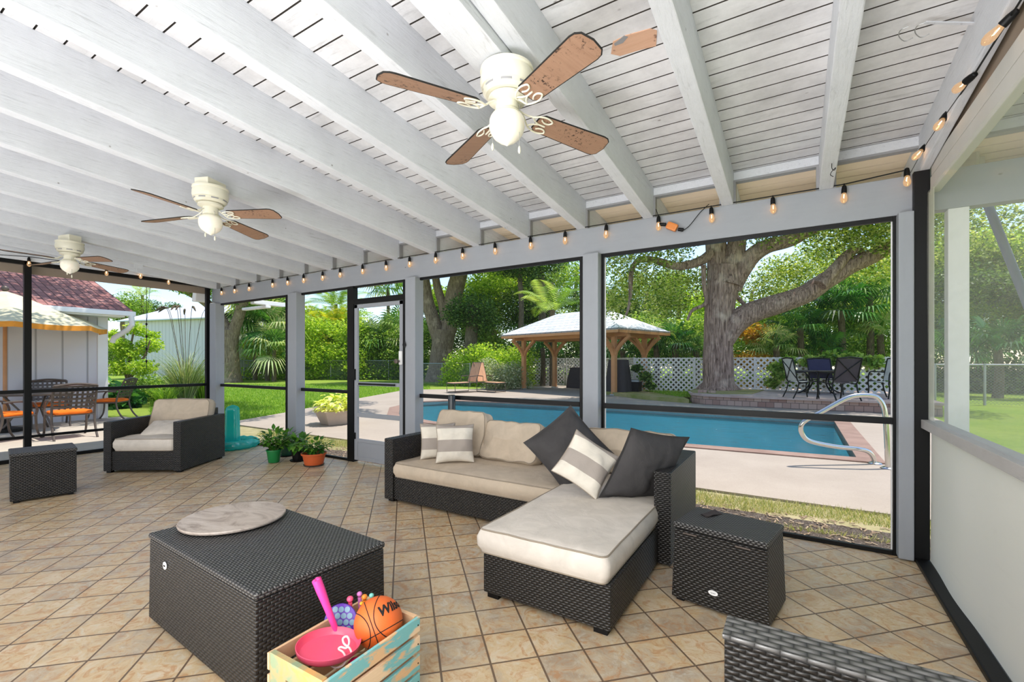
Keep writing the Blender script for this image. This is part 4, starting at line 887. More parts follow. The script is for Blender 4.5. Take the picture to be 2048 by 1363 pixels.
def colf(u, v):
    a = 2*PI*u; z = .02+.62*v; r = .10*(1-.12*v)*(1+.10*math.cos(4*a)) if v < .88 else .09*max(.02, (1-((v-.88)/.12)**2))**.5*(1+.1*math.cos(4*a)); return (r*math.cos(a)-.02, r*math.sin(a), z)
MB().grid(colf, 40, 30, cu=True).build('column', tm, tf, smooth=True)
MB().lathe([(.001, .0), (.22, .0), (.22, .03), (.001, .035)], 32, cap=False).build('floor_sheet', tm, tf, smooth=True)
# ================================================================== OUTDOOR OBJECTS
LM = dict(
 oak=leafmat('oak_leaf', [rgb(70, 98, 34), rgb(122, 152, 52), rgb(178, 192, 88), rgb(222, 222, 168)], .45, .4),
 bright=leafmat('bright_leaf', [rgb(110, 150, 42), rgb(166, 198, 60), rgb(212, 224, 110)], .5),
 dark=leafmat('dark_leaf', [rgb(34, 66, 26), rgb(72, 108, 44), rgb(136, 164, 84)], .35),
 mid=leafmat('mid_leaf', [rgb(76, 114, 40), rgb(130, 166, 64), rgb(188, 204, 118)], .45),
 palm=leafmat('palm_leaf', [rgb(44, 92, 40), rgb(86, 136, 60), rgb(150, 178, 104), rgb(206, 204, 160)], .35, .4),
 palmdark=leafmat('palm_leaf_dark', [rgb(24, 66, 34), rgb(48, 104, 46), rgb(96, 150, 70)], .35, .35),
 areca=leafmat('areca_leaf', [rgb(110, 150, 34), rgb(168, 194, 56), rgb(218, 196, 70)], .5),
 gold=leafmat('golden_leaf', [rgb(184, 130, 40), rgb(214, 168, 60), rgb(160, 150, 50)], .4),
 pale=leafmat('pale_leaf', [rgb(120, 142, 100), rgb(168, 178, 140), rgb(206, 206, 176)], .3),
 grass=leafmat('grass_blade', [rgb(86, 132, 32), rgb(124, 166, 48), rgb(172, 196, 92)], .4),
 strawgrass=leafmat('straw_grass', [rgb(110, 134, 60), rgb(168, 170, 110), rgb(214, 200, 164)], .3),
 reed=leafmat('reed_blade', [rgb(92, 120, 70), rgb(140, 158, 104), rgb(196, 196, 160)], .3))
def leaf_cloud(name, blobs, n, L_, mat, parent=None, wid=.5, shell=.5, up=.3, kind=None):
    b = np.array(blobs, 'f'); vol = (b[:, 3]*b[:, 4]*b[:, 5])**.7; cnt = np.maximum(1, (n*vol/vol.sum()).astype(int)); idx = np.repeat(np.arange(len(b)), cnt); n = len(idx); B_ = b[idx]
    d = RNG.normal(size=(n, 3)); d /= np.linalg.norm(d, axis=1)[:, None]; r = RNG.uniform(0, 1, n)**(shell); p = B_[:, :3]+d*r[:, None]*B_[:, 3:6]
    # clumping: pull leaves towards random twig ends
    k = max(8, n//28); tw = p[RNG.integers(0, n, k)]; j = RNG.integers(0, k, n); cl = RNG.uniform(0, 1, n) < .0
    ax = RNG.normal(size=(n, 3)); ax[:, 2] *= .6; ax[:, 2] -= .15; ax /= np.linalg.norm(ax, axis=1)[:, None]
    nn = RNG.normal(size=(n, 3)); nn[:, 2] += up*3; s = np.cross(ax, nn); s /= np.linalg.norm(s, axis=1)[:, None]+1e-6
    ln = L_*RNG.uniform(.6, 1.3, n)[:, None]; w_ = ln*wid/2
    up_ = np.cross(s, ax)
    V = np.stack([p, p+ax*ln*.45+s*w_+up_*ln*.08, p+ax*ln, p+ax*ln*.45-s*w_+up_*ln*.08], 1).reshape(-1, 3)
    return leafmesh(name, V, 4, n, mat, parent, kind)
def leafmesh(name, V, per, n, mat, parent, kind=None, rnd=None):
    me = bpy.data.meshes.new(name); me.vertices.add(len(V)); me.vertices.foreach_set('co', V.astype('f').ravel())
    me.loops.add(n*per); me.loops.foreach_set('vertex_index', np.arange(n*per, dtype='i')); me.polygons.add(n); me.polygons.foreach_set('loop_start', np.arange(0, n*per, per, dtype='i'))
    me.update(calc_edges=True); a = me.attributes.new('rnd', 'FLOAT', 'FACE'); a.data.foreach_set('value', (RNG.uniform(0, 1, n) if rnd is None else rnd).astype('f'))
    me.materials.append(mat); o = bpy.data.objects.new(name, me); C.objects.link(o)
    if parent: o.parent = parent
    if kind: o['kind'] = kind
    return o
def limb(mb, pts, rad, seg=14):
    P = smoothpath([Vector(p) for p in pts], 5); n = len(P); R = [np.interp(i/(n-1)*(len(rad)-1), range(len(rad)), rad)*(1+.07*noise.noise(P[i]*1.7)) for i in range(n)]
    mb.tube(P, [float(r) for r in R], seg)
def px2(pts, d): return [dep(x, y, (d if not isinstance(d, (list, tuple)) else np.interp(i/(len(pts)-1)*(len(d)-1), range(len(d)), d))) for i, (x, y) in enumerate(pts)]
# ---- big oak by the terrace
oakb = at(1435, 781, .26); ok = thing('oak_tree', 'massive oak with a long low limb reaching right behind the pool', 'tree', oakb); tb_ = MB()
hw = 15.8/913
def rel(pts): return [p-oakb for p in pts]
limb(tb_, rel(px2([(1437, 790), (1437, 770), (1436, 735), (1436, 690), (1437, 640), (1441, 600), (1448, 560), (1452, 535)], 15.8)), [38*hw, 31*hw, 28*hw, 27*hw, 27*hw, 28*hw, 31*hw, 33*hw], 40)
limb(tb_, rel(px2([(1440, 560), (1436, 520), (1431, 480), (1428, 400)], 15.9)), [26*hw, 21*hw, 19*hw, 16*hw], 24)
limb(tb_, rel(px2([(1455, 570), (1465, 530), (1473, 490), (1478, 420)], 15.6)), [24*hw, 19*hw, 17*hw, 14*hw], 24)
limb(tb_, rel(px2([(1462, 575), (1482, 540), (1506, 510), (1535, 492), (1580, 480), (1630, 455), (1690, 420)], [15.7, 14.5])), [20*hw, 18*hw, 16*hw, 14*hw, 12*hw, 10*hw, 7*hw], 20)
limb(tb_, rel(px2([(1440, 690), (1475, 642), (1510, 622), (1560, 606), (1610, 588), (1650, 562), (1700, 532), (1745, 512), (1790, 488), (1850, 455)], [15.7, 15.0, 14.2])), [20*hw, 21*hw, 21*hw, 19*hw, 18*hw, 17*hw, 15*hw, 13*hw, 11*hw, 8*hw], 24)
limb(tb_, rel(px2([(1640, 570), (1672, 535), (1700, 505), (1725, 500)], 14.6)), [12*hw, 10*hw, 8*hw, 4*hw], 12)
limb(tb_, rel(px2([(1430, 500), (1400, 522), (1355, 532), (1310, 520), (1278, 520), (1263, 545), (1260, 600), (1252, 630)], [15.8, 15.2])), [11*hw, 9*hw, 8*hw, 7*hw, 6*hw, 5*hw, 3*hw, 2*hw], 12)
limb(tb_, rel(px2([(1407, 530), (1408, 570), (1412, 605), (1385, 620), (1375, 640)], 15.6)), [5*hw, 4*hw, 4*hw, 3*hw, 2*hw], 10)
limb(tb_, rel(px2([(1465, 580), (1480, 600), (1500, 618)], 15.8)), [4*hw, 4*hw, 3*hw], 10)
for k in range(7):
    a = k*.9; limb(tb_, [(0, 0, .3), (math.cos(a)*.45, math.sin(a)*.45, .12), (math.cos(a)*.75, math.sin(a)*.75, -.04)], [.26, .18, .07], 10)
tb_.build('trunk', M['oakbark'], ok, smooth=True)
def blobs_px(lst, base):
    out = []
    for (x, y, d, r) in lst: p = dep(x, y, d)-base; out.append((p.x, p.y, p.z, r, r, r*.7))
    return out
ob = [(1240, 500, 15, 1.3), (1290, 560, 16, 1.2), (1230, 600, 16, 1.0), (1330, 480, 15, 1.2), (1380, 560, 17, 1.2), (1330, 610, 17, .9), (1560, 450, 16, 1.0), (1700, 470, 15, 1.4), (1600, 540, 18, 1.1), (1760, 520, 16, 1.2), (1520, 580, 18, 1.0), (1560, 400, 14, 2.0), (1430, 360, 15, 2.6), (1300, 380, 14, 2.4), (1700, 360, 14, 2.6), (1180, 430, 15, 2.0), (1780, 440, 14, 1.5), (1900, 420, 13, 2.2), (1540, 300, 17, 3.0), (1560, 545, 20, 1.2), (1650, 500, 19, 1.2)]
leaf_cloud('foliage', blobs_px(ob, oakb), 90000, .12, LM['oak'], ok, .5, .45)
# ---- forked trees left
def tree_px(name, label, base_px, d, limbs, blobs, n, L_, lm, bk='bark', cat='tree', group=None, nseg=16, shell=.45):
    b = dep(base_px[0], HORY+FPX*(EYE+.03)/d, d); t = thing(name, label, cat, b, group=group); m = MB(); k = d/913
    for pts, rad in limbs: limb(m, [p-b for p in px2(pts, d)], [r*k for r in rad], nseg)
    if limbs: m.build('trunk', M[bk], t, smooth=True)
    if blobs: leaf_cloud('foliage', blobs_px(blobs, b), n, L_, LM[lm], t, .5, shell)
    return t
yb = lambda d: HORY+FPX*1.33/d
tree_px('forked_tree', 'thick pale trunk that forks into three, left of the gazebo', (878, 0), 30, [([(878, yb(30)+2), (880, 735), (884, 700), (888, 660)], [30, 23, 21, 22]), ([(884, 690), (868, 645), (855, 600), (846, 540), (842, 470)], [16, 14, 12, 11, 9]), ([(890, 680), (902, 640), (908, 590), (920, 540), (930, 480)], [17, 16, 17, 16, 13]), ([(893, 650), (885, 610), (874, 570), (868, 530)], [10, 9, 8, 7])],
        [(850, 470, 28, 3.4), (940, 470, 29, 3.2), (1000, 540, 31, 2.2), (960, 590, 32, 1.6), (820, 540, 30, 1.4), (980, 480, 27, 2.6), (920, 420, 29, 4), (870, 590, 33, 1.3)], 42000, .22, 'bright')
tree_px('forked_tree', 'grey trunk splitting in a V just beyond the left end of the long wall', (461, 0), 29, [([(461, yb(29)+1), (461, 740), (460, 700), (459, 660)], [23, 17, 15, 16]), ([(462, 680), (472, 650), (482, 618), (490, 585), (498, 540)], [12, 11, 10, 9, 8]), ([(458, 680), (447, 645), (430, 620), (405, 600), (375, 583), (340, 570)], [11, 10, 9, 8, 7, 6])],
        [(480, 560, 29, 2.2), (420, 560, 29, 2.0), (540, 590, 31, 1.0), (360, 560, 28, 1.0)], 9000, .2, 'mid')
# ---- background trees
rb_ = random.Random(5)
bg = [(250, 640, 45, 'mid', 585, 3), (330, 0, 52, 'dark', 603, 3), (505, 0, 42, 'bright', 590, 4), (560, 0, 46, 'mid', 610, 4), (610, 0, 40, 'bright', 600, 4), (665, 0, 44, 'mid', 628, 3.5), (720, 0, 48, 'dark', 640, 3.5), (785, 0, 46, 'bright', 655, 3.2), (830, 0, 40, 'mid', 650, 3.2),
      (930, 0, 36, 'dark', 590, 3.4), (990, 0, 34, 'mid', 560, 3.6), (1045, 0, 37, 'oak', 540, 3.8), (1100, 0, 33, 'dark', 545, 3.4), (1150, 0, 36, 'mid', 520, 4), (1215, 0, 30, 'dark', 560, 3), (1290, 0, 29, 'mid', 560, 3), (1360, 0, 30, 'bright', 550, 3), (1500, 0, 30, 'mid', 560, 3), (1570, 0, 28, 'dark', 610, 2.2), (1650, 0, 29, 'oak', 540, 3), (1740, 0, 27, 'mid', 520, 3), (1820, 0, 26, 'bright', 520, 3), (1900, 0, 25, 'mid', 500, 3), (1990, 0, 23, 'oak', 490, 3), (2090, 0, 22, 'mid', 480, 3)]
tree_labels = ['mid green bushy tree above the metal shed roof', 'dark green bushy tree behind the right end of the metal shed', 'bright bushy tree behind the palms right of the V shaped trunk', 'mid green bushy tree just left of the second grey post', 'bright bushy tree just right of the second grey post beyond the lawn', 'mid green bushy tree behind the areca palm clumps', 'dark green bushy tree left of the screen door frame', 'bright bushy tree seen through the upper screen door', 'mid green bushy tree at the left of the thick forked trunk', 'dark green bushy tree directly right of the thick forked trunk', 'mid green bushy tree above the tan loungers', 'olive green bushy tree above the left eave of the gazebo', 'dark green bushy tree above the middle of the gazebo roof', 'mid green bushy tree behind the grey post beside the gazebo', 'dark green bushy tree above the right eave of the gazebo', 'mid green bushy tree behind the lattice between gazebo and oak', 'bright bushy tree close to the left side of the oak trunk', 'mid green bushy tree close to the right side of the oak trunk', 'dark green bushy tree below the middle of the long oak limb', 'olive green bushy tree above the patio dining set', 'mid green bushy tree at the right edge of the largest screen', 'bright bushy tree behind the black corner post', 'mid green bushy tree at the left of the vinyl view', 'olive green bushy tree behind the leaning pole in the vinyl view', 'mid green bushy tree at the far right edge of the vinyl view']
for i, (x, _, d, kd, ytop, wd) in enumerate(bg):
    bl_ = []
    for k in range(11):
        fx_ = rb_.uniform(-1, 1)*wd*913/d*.75; fy = ytop+(735-ytop)*rb_.uniform(.05, .85); bl_.append((x+fx_, fy, d+rb_.uniform(-2, 2), wd*rb_.uniform(.35, .6)))
    tree_px('background_tree', tree_labels[i], (x, 0), d, [([(x, yb(d)), (x+6, 700), (x-4, 650), (x+5, ytop+20)], [7, 6, 5, 3])], bl_, int(17000), .2 if d > 30 else .17, kd, group='trees closing the back of the garden', nseg=8, shell=.5)
# tall slim trunks
for (x, d, y1, r, lab) in ((1040, 27, 520, 6, 'slim dark trunk rising behind the left part of the gazebo roof'), (1082, 28, 500, 8, 'slim trunk rising behind the middle of the gazebo roof'), (943, 27, 620, 13, 'stout shaggy trunk left of the gazebo')):
    tree_px('tall_tree', lab, (x, 0), d, [([(x, yb(d)), (x-2, 700), (x+3, 620), (x-3, y1)], [r*1.1, r, r*.9, r*.7])], [(x, y1, d, 1.6), (x+20, y1+20, d, 1.2), (x-25, y1+10, d, 1.1)], 6000, .16, 'dark', bk='palmbark')
b = Vector((-17.2, 1.5, -.03)); t = thing('shade_tree', 'tall shade tree rooted behind the white house wing, crown over the patio', 'tree', b); m = MB(); limb(m, [(0, 0, 0), (.3, .2, 3), (1.5, .6, 5.6)], [.35, .28, .2]); limb(m, [(1.2, .5, 5.0), (4.5, 2.5, 7.0), (7.5, 6, 7.6)], [.18, .12, .06]); m.build('trunk', M['bark'], t, smooth=True)
leaf_cloud('foliage', [(x+17.2, y-1.5, z, r, r, r*.55) for x, y, z, r in ((-15, 2, 7, 1.4), (-13.4, 4.2, 7, 1.3), (-12.2, 1.4, 6.6, 1.2), (-11.6, 5.4, 7.2, 1.2), (-15.5, 5, 7.3, 1.2), (-13, -1, 7, 1.3), (-10.3, 3.6, 6.8, 1.0), (-11.4, 8.2, 7.4, 1.4), (-9.3, 7.2, 7.2, 1.1), (-13.2, 8.8, 7.5, 1.3), (-10, 11, 7.8, 1.3), (-8, 9.6, 7.6, 1.0))], 30000, .13, LM['oak'], t, .55, .5)
# ---- hedges and undergrowth
def hedge(label, x0, x1, d0, d1, ytop, n, lm, L_=.16, ybot=None, cat='bush', seed=0, r=.8):
    rr = random.Random(seed); b = dep((x0+x1)/2, HORY+FPX*1.33/((d0+d1)/2), (d0+d1)/2); bl_ = []
    k = max(5, int((x1-x0)/22))
    for i in range(k):
        f = i/(k-1); x = x0+(x1-x0)*f; d = d0+(d1-d0)*f; yt = ytop+rr.uniform(-8, 10)
        for yy in np.linspace(yt+12, HORY+FPX*1.33/d-8, 3): bl_.append((x+rr.uniform(-6, 6), yy, d+rr.uniform(-.6, .6), r*rr.uniform(.8, 1.3)))
    t = thing('hedge', label, cat, b); leaf_cloud('foliage', blobs_px(bl_, b), n, L_, LM[lm], t, .55, .5); return t
hedge('dark undergrowth behind the far fence left of the gazebo', 480, 850, 39, 34, 672, 26000, 'mid', .2, r=1.3, seed=1)
hedge('bright low shrubs between the forked trunk and gazebo', 905, 1040, 25, 24, 700, 14000, 'bright', .14, seed=2)
hedge('grey leaved shrub beside the tan loungers', 975, 1040, 21.5, 21.5, 722, 7000, 'pale', .10, r=.5, seed=3)
hedge('dark leafy thicket behind the lattice under the gazebo', 1040, 1290, 27.5, 24.5, 655, 20000, 'dark', .17, r=1.0, seed=4)
hedge('tangled thicket behind the lattice left of the oak', 1280, 1420, 21, 20, 640, 12000, 'mid', .15, r=.9, seed=5)
hedge('tangled green thicket behind the lattice right of the oak', 1470, 1800, 20.5, 19.8, 615, 26000, 'mid', .14, r=.95, seed=6)
hedge('golden yellow clump behind the lattice right of the oak trunk', 1485, 1530, 19.3, 19.3, 652, 3500, 'gold', .16, r=.5, seed=7)
hedge('dark thicket behind the wire fence seen through the vinyl', 1880, 2120, 21, 19, 560, 26000, 'dark', .15, r=1.1, seed=8)
hedge('bright bushes above the thicket seen through the vinyl', 1870, 2120, 23, 21, 470, 16000, 'bright', .15, r=1.0, seed=9)
hedge('bright leafy thicket behind the far fence below the areca palms', 595, 720, 33.9, 33.9, 648, 14000, 'bright', .2, r=1.2, seed=11)
hedge('mixed green thicket behind the far fence seen through the door', 710, 850, 33.9, 33.9, 668, 14000, 'mid', .2, r=1.2, seed=12)
hedge('bright leafy thicket behind the V shaped trunk', 480, 600, 33.9, 33.9, 670, 10000, 'bright', .2, r=1.1, seed=13)
hedge('low dark shrubs behind the lawn seen through the vinyl', 1850, 2200, 21, 18.5, 712, 9000, 'dark', .14, r=.6, seed=17)
hedge('low leafy plants at the foot of the far fence', 560, 720, 33, 33, 700, 7000, 'bright', .16, r=.7, seed=10)
# ---- palms
def fan_leaf(V, R_, base, stem_end, size, nblade=26, droop=.25, spread=2.5):
    """appends quads for a fan shaped leaf; stem from base to stem_end"""
    d = (stem_end-base); nrm = Vector((0, 0, 1)); d.normalize(); s = d.cross(nrm); 
    if s.length < .05: s = Vector((1, 0, 0))
    s.normalize(); up = s.cross(d).normalized(); st_ = size*.012
    V += [base-s*st_, base+s*st_, stem_end+s*st_, stem_end-s*st_]; R_.append(.25); tone = random.uniform(.1, .9)
    for k in range(nblade):
        a = -spread+2*spread*k/(nblade-1); dr = (d*math.cos(a)+s*math.sin(a)); L_ = size*(.75+.25*math.cos(a*.7))*random.uniform(.9, 1.05)
        sd = dr.cross(up).normalized()*(size*.034); p0 = stem_end; p1 = stem_end+dr*L_*.6+up*L_*.05-Vector((0, 0, droop*L_*.18)); p2 = stem_end+dr*L_*.97-Vector((0, 0, droop*L_*.75)); fold = up*size*.012
        V += [p0, p1+sd+fold, p2, p1-sd-fold]; R_.append(min(1, max(0, tone+random.uniform(-.25, .25))))
def fan_palm(label, px, py, d, size, n=16, trunk=True, lm='palm', group=None, nb=24, tilt=0):
    p = dep(px, py, d); b = Vector((p.x, p.y, -.03)); t = thing('fan_palm', label, 'palm', b, group=group); h = p.z+.03
    if trunk:
        m = MB(); limb(m, [(0, 0, 0), (.05, 0, h*.5), (0, 0, h)], [.16, .13, .12], 10); m.build('trunk', M['palmbark'], t, smooth=True)
    V = []; R_ = []
    for k in range(n):
        a = 2.4*k+random.uniform(-.2, .2); el = 1.25-1.6*(k/n)+random.uniform(-.15, .15); L_ = size*random.uniform(.55, .8)
        dr = Vector((math.cos(a)*math.cos(el), math.sin(a)*math.cos(el), math.sin(el))); base = Vector((0, 0, h-.02)); fan_leaf(V, R_, base, base+dr*L_, size*random.uniform(.6, .8), nb, droop=.35+.5*(k/n))
    V = np.array([tuple(v) for v in V]); leafmesh('fronds', V, 4, len(R_), LM[lm], t, rnd=np.array(R_)); return t
random.seed(3)
for i, (x, y, d, s_, lm, lab) in enumerate(((1682, 622, 18.9, 1.35, 'palmdark', 'large fan palm head below the oak limb right of centre'), (1738, 588, 19, 1.3, 'palm', 'fan palm high at the right edge of the big screen'), (1600, 655, 19, 1.1, 'palmdark', 'fan palm just right of the golden clump'), (1760, 668, 18.8, 1.1, 'palm', 'low fan palm above the lattice at the far right'), (1552, 690, 18.9, .9, 'palm', 'small fan palm low above the lattice'),
    (1648, 700, 18.8, .9, 'palmdark', 'small fan palm behind the patio chairs'), (1350, 688, 19.6, 1.0, 'palmdark', 'fan palm left of the oak trunk above the lattice'), (1392, 700, 19.4, .8, 'palm', 'small fan palm touching the oak trunk on the left'), (1312, 690, 20, 1.0, 'palm', 'fan palm right of the gazebo'), (1085, 695, 24.5, 1.2, 'palmdark', 'fan palm between the gazebo posts'), (1245, 700, 21.5, 1.1, 'palmdark', 'fan palm behind the right gazebo post'),
    (535, 652, 31, 2.4, 'palm', 'pale fan palm right of the V shaped trunk'), (510, 640, 32, 2.2, 'palm', 'pale fan palm beside the grey wall post'), (548, 700, 30, 1.8, 'palm', 'low pale fan palm on the lawn edge'), (795, 672, 35, 2.2, 'palm', 'fan palm seen through the screen door'), (776, 575, 36, 2.1, 'palm', 'tall cabbage palm seen in the door transom'), (735, 690, 35, 1.7, 'palm', 'fan palm left in the screen door'), (1995, 700, 16.5, 1.2, 'palmdark', 'fan palm by the wire fence seen through the vinyl'), (1905, 690, 18, 1.0, 'palmdark', 'dark fan palm at the left edge of the vinyl view'))):
    fan_palm(lab, x, y, d, s_, n=20 if s_ > 1.2 else 15, lm=lm)
def feather_palm(label, px, py, d, size, n=14, lm='areca', stems=1, trunk=True, nl=26):
    p = dep(px, py, d); b = Vector((p.x, p.y, -.03)); t = thing('feather_palm', label, 'palm', b); h = p.z+.03; m = MB(); V = []; R_ = []
    for s0 in range(stems):
        ox_ = random.uniform(-.6, .6)*(stems > 1); oy_ = random.uniform(-.6, .6)*(stems > 1); hh = h*random.uniform(.7, 1.05) if stems > 1 else h; c = Vector((ox_, oy_, hh))
        if trunk: limb(m, [(ox_*.3, oy_*.3, 0), (ox_*.7, oy_*.7, hh*.5), (ox_, oy_, hh)], [.1, .07, .06] if stems > 1 else [.18, .15, .13], 8)
        for k in range(n):
            a = 2.4*k+s0+random.uniform(-.3, .3); el = 1.3-1.1*k/n; tone = random.uniform(.1, .9); prev = c
            for j in range(nl):
                f = (j+1)/nl; e2 = el-1.5*f*f; pt = prev+Vector((math.cos(a)*math.cos(e2), math.sin(a)*math.cos(e2), math.sin(e2)))*(size/nl); dr = (pt-prev).normalized(); s = dr.cross(Vector((0, 0, 1))).normalized(); L_ = size*.3*math.sin(PI*(.15+.82*f))
                for sg in (-1, 1):
                    q = (dr*.6+s*sg-Vector((0, 0, .35))).normalized(); wv = dr*(size*.011); V += [pt-wv, pt+q*L_*.5-wv, pt+q*L_, pt+q*L_*.5+wv]; R_.append(min(1, max(0, tone+random.uniform(-.2, .2))))
                prev = pt
    if trunk: m.build('trunk', M['palmbark'], t, smooth=True)
    V = np.array([tuple(v) for v in V]); leafmesh('fronds', V, 4, len(R_), LM[lm], t, rnd=np.array(R_)); return t
feather_palm('yellow green areca palm clump beyond the lawn', 650, 655, 37, 2.9, 9, 'areca', 6)
feather_palm('second areca palm clump with golden stems beyond the lawn', 625, 690, 36, 2.4, 9, 'areca', 5)
feather_palm('tall feathery palm rising above the areca clump', 672, 608, 38, 3.5, 16, 'mid', 1)
feather_palm('feathery palm beyond the lawn right of the areca clump', 690, 640, 38, 2.8, 14, 'bright', 1)
feather_palm('arching feathery palm leaning over the gazebo roof', 1105, 620, 24, 2.6, 12, 'mid', 1)
feather_palm('feather palm far behind the shed roof', 215+70, 590, 44, 2.4, 12, 'areca', 1, nl=16)
# ---- left bed plants
tree_px('hibiscus_shrub', 'airy bright green shrub right of the white house corner', (255, 0), 14.5, [([(255, yb(14.5)), (258, 740), (262, 690), (270, 655)], [4, 3, 2, 1.5]), ([(258, 770), (240, 710), (232, 680)], [3, 2, 1]), ([(258, 760), (290, 710), (300, 680)], [3, 2, 1])],
        [(272, 658, 14.5, .30), (300, 690, 14.8, .36), (240, 690, 14.3, .34), (262, 705, 14.5, .4), (285, 735, 14.2, .4), (235, 735, 14.2, .36), (305, 670, 15, .22), (226, 668, 14.6, .22)], 5200, .10, 'bright', nseg=8)
hedge('dark spiky planting at the foot of the white house corner', 214, 262, 13, 13.6, 775, 2400, 'palmdark', .2, r=.35, seed=14)
hedge('low tangled border plants behind the wire chairs', 262, 330, 15, 16, 748, 2600, 'mid', .12, r=.35, seed=15)
def reed_clump(label, base, n, L_, wd, lm='reed', lean=.55, cat='ornamental grass', plumes=0):
    t = thing('ornamental_grass', label, cat, base); V = []; R_ = []
    for k in range(n):
        a = random.uniform(0, 2*PI); r = random.uniform(0, .18); p = Vector((math.cos(a)*r, math.sin(a)*r, 0)); el = random.uniform(1.0, 1.5); L2 = L_*random.uniform(.6, 1.1); tone = random.random(); s = Vector((-math.sin(a), math.cos(a), 0)); seg = 7; w0 = wd
        for j in range(seg):
            f = j/seg; e2 = el-random.uniform(.9, 1.2)*lean*3.0*f*f; q = p+Vector((math.cos(a)*math.cos(e2), math.sin(a)*math.cos(e2), math.sin(e2)))*(L2/seg); w1 = wd*(1-(j+1)/seg)
            V += [p-s*w0/2, p+s*w0/2, q+s*w1/2, q-s*w1/2]; R_.append(tone); p = q; w0 = w1
    V = np.array([tuple(v) for v in V]); leafmesh('blades', V, 4, len(R_), LM[lm], t, rnd=np.array(R_))
    if plumes:
        m = MB()
        for k in range(plumes):
            a = random.uniform(0, 2*PI); e = Vector((math.cos(a)*.5, math.sin(a)*.5, L_*1.35)); pth = smoothpath([Vector((0, 0, 0)), e*.6+Vector((0, 0, .25)), e, e+Vector((math.cos(a)*.3, math.sin(a)*.3, -.12))], 5); m.tube(pth, .008, 5); m.tube(pth[-6:], [.01, .03, .035, .03, .02, .004], 6)
        m.build('plumes', M['palmbark'], t, smooth=True)
    return t
b = at(372, 803); reed_clump('large arching ornamental grass clump behind the armchair', b, 520, 2.2, .028, 'reed', .55, plumes=7)
b = at(405, 800); reed_clump('green ornamental grass clump beside the black corner post', b, 380, 1.6, .022, 'grass', .6)
b = at(330, 810); reed_clump('small trailing grass clump left of the arching grass', b, 260, 1.0, .02, 'grass', .7)
# ---- vines on the lattice, grass
def vine(label, spots, n, L_, lm):
    b = dep(spots[0][0], 780, spots[0][2]); b.z = .27; t = thing('vine', label, 'vine', b); leaf_cloud('foliage', blobs_px(spots, b), n, L_, LM[lm], t, .8, .5, up=.1); return t
vine('bright broad leaved vine over the lattice behind the patio set', [(1552, 735, 15.5, .22), (1545, 765, 15.6, .2), (1575, 722, 15.3, .2), (1620, 722, 15.0, .26), (1660, 716, 14.7, .28), (1700, 718, 14.3, .3), (1745, 722, 14.0, .26), (1560, 750, 15.4, .2)], 2600, .15, 'mid')
vine('ivy spilling over the lattice right of the gazebo', [(1290, 752, 17.6, .25), (1275, 735, 17.6, .2), (1300, 770, 17.6, .2), (1382, 718, 17.7, .16)], 900, .12, 'dark')
def inside(pt, poly):
    x, y = pt; c = False; n = len(poly)
    for i in range(n):
        (x1, y1), (x2, y2) = poly[i], poly[i-1]
        if (y1 > y) != (y2 > y) and x < (x2-x1)*(y-y1)/(y2-y1)+x1: c = not c
    return c
def blades(name, label, region, n, h, z, lm='grass', wd=.012):
    V = np.empty((n, 3, 3)); xy = [region(RNG.uniform(), RNG.uniform()) for _ in range(n)]; xy = np.array([q for q in xy if not inside(q, deckpts)]); n = len(xy); V = V[:n]; a = RNG.uniform(0, 2*PI, n); hh = h*RNG.uniform(.4, 1.2, n); s = np.stack([np.cos(a), np.sin(a)], 1)*wd/2; ln = RNG.normal(size=(n, 2))*h*.45
    V[:, 0, :2] = xy-s; V[:, 1, :2] = xy+s; V[:, :2, 2] = z; V[:, 2, :2] = xy+ln; V[:, 2, 2] = z+hh
    o = leafmesh(name, V.reshape(-1, 3), 3, n, LM[lm], None); tag(o, label, 'grass', kind='stuff'); return o
def strip(u, v):
    x = -8.3+10.8*u; return (x, 4.55+.42*v+.05*math.sin(x*3)-(.35*(v < .15)*(x > -.2)))
blades('verge_grass', 'short sparse grass between the pool deck and the mulch', strip, 26000, .05, -.03, 'strawgrass', .007)
blades('lawn_grass', 'mown lawn grass left of the pool deck', lambda u, v: ((lambda q: (q.x, q.y))(dep(300+560*u, 0, 9.5+17*v**1.4))), 90000, .07, -.03, 'grass', .02)
def okverge(u, v): return (-6.3+5.3*u, 15.4+2.6*v+.6*(1-u))
blades('verge_grass', 'patchy grass around the foot of the oak', okverge, 9000, .08, .13, 'grass', .02)
def wood_chips():
    m = MB(); r = random.Random(9)
    for k in range(900):
        x = r.uniform(-6.2, .62); y = WB+.12+r.uniform(0, .55); a = r.uniform(0, PI); m.box(-.02, .02, -.005, .005, 0, .004, Matrix.Translation((x, y, -.02+r.uniform(0, .008))) @ Matrix.Rotation(a, 4, 'Z') @ Matrix.Rotation(r.uniform(-.3, .3), 4, 'Y'))
    return m
tag(wood_chips().build('wood_chips', concrete('chip_wood', rgb(120, 96, 76), rgb(196, 176, 150), 8)), 'scattered bark chips in the bed along the screen', 'mulch', kind='stuff')
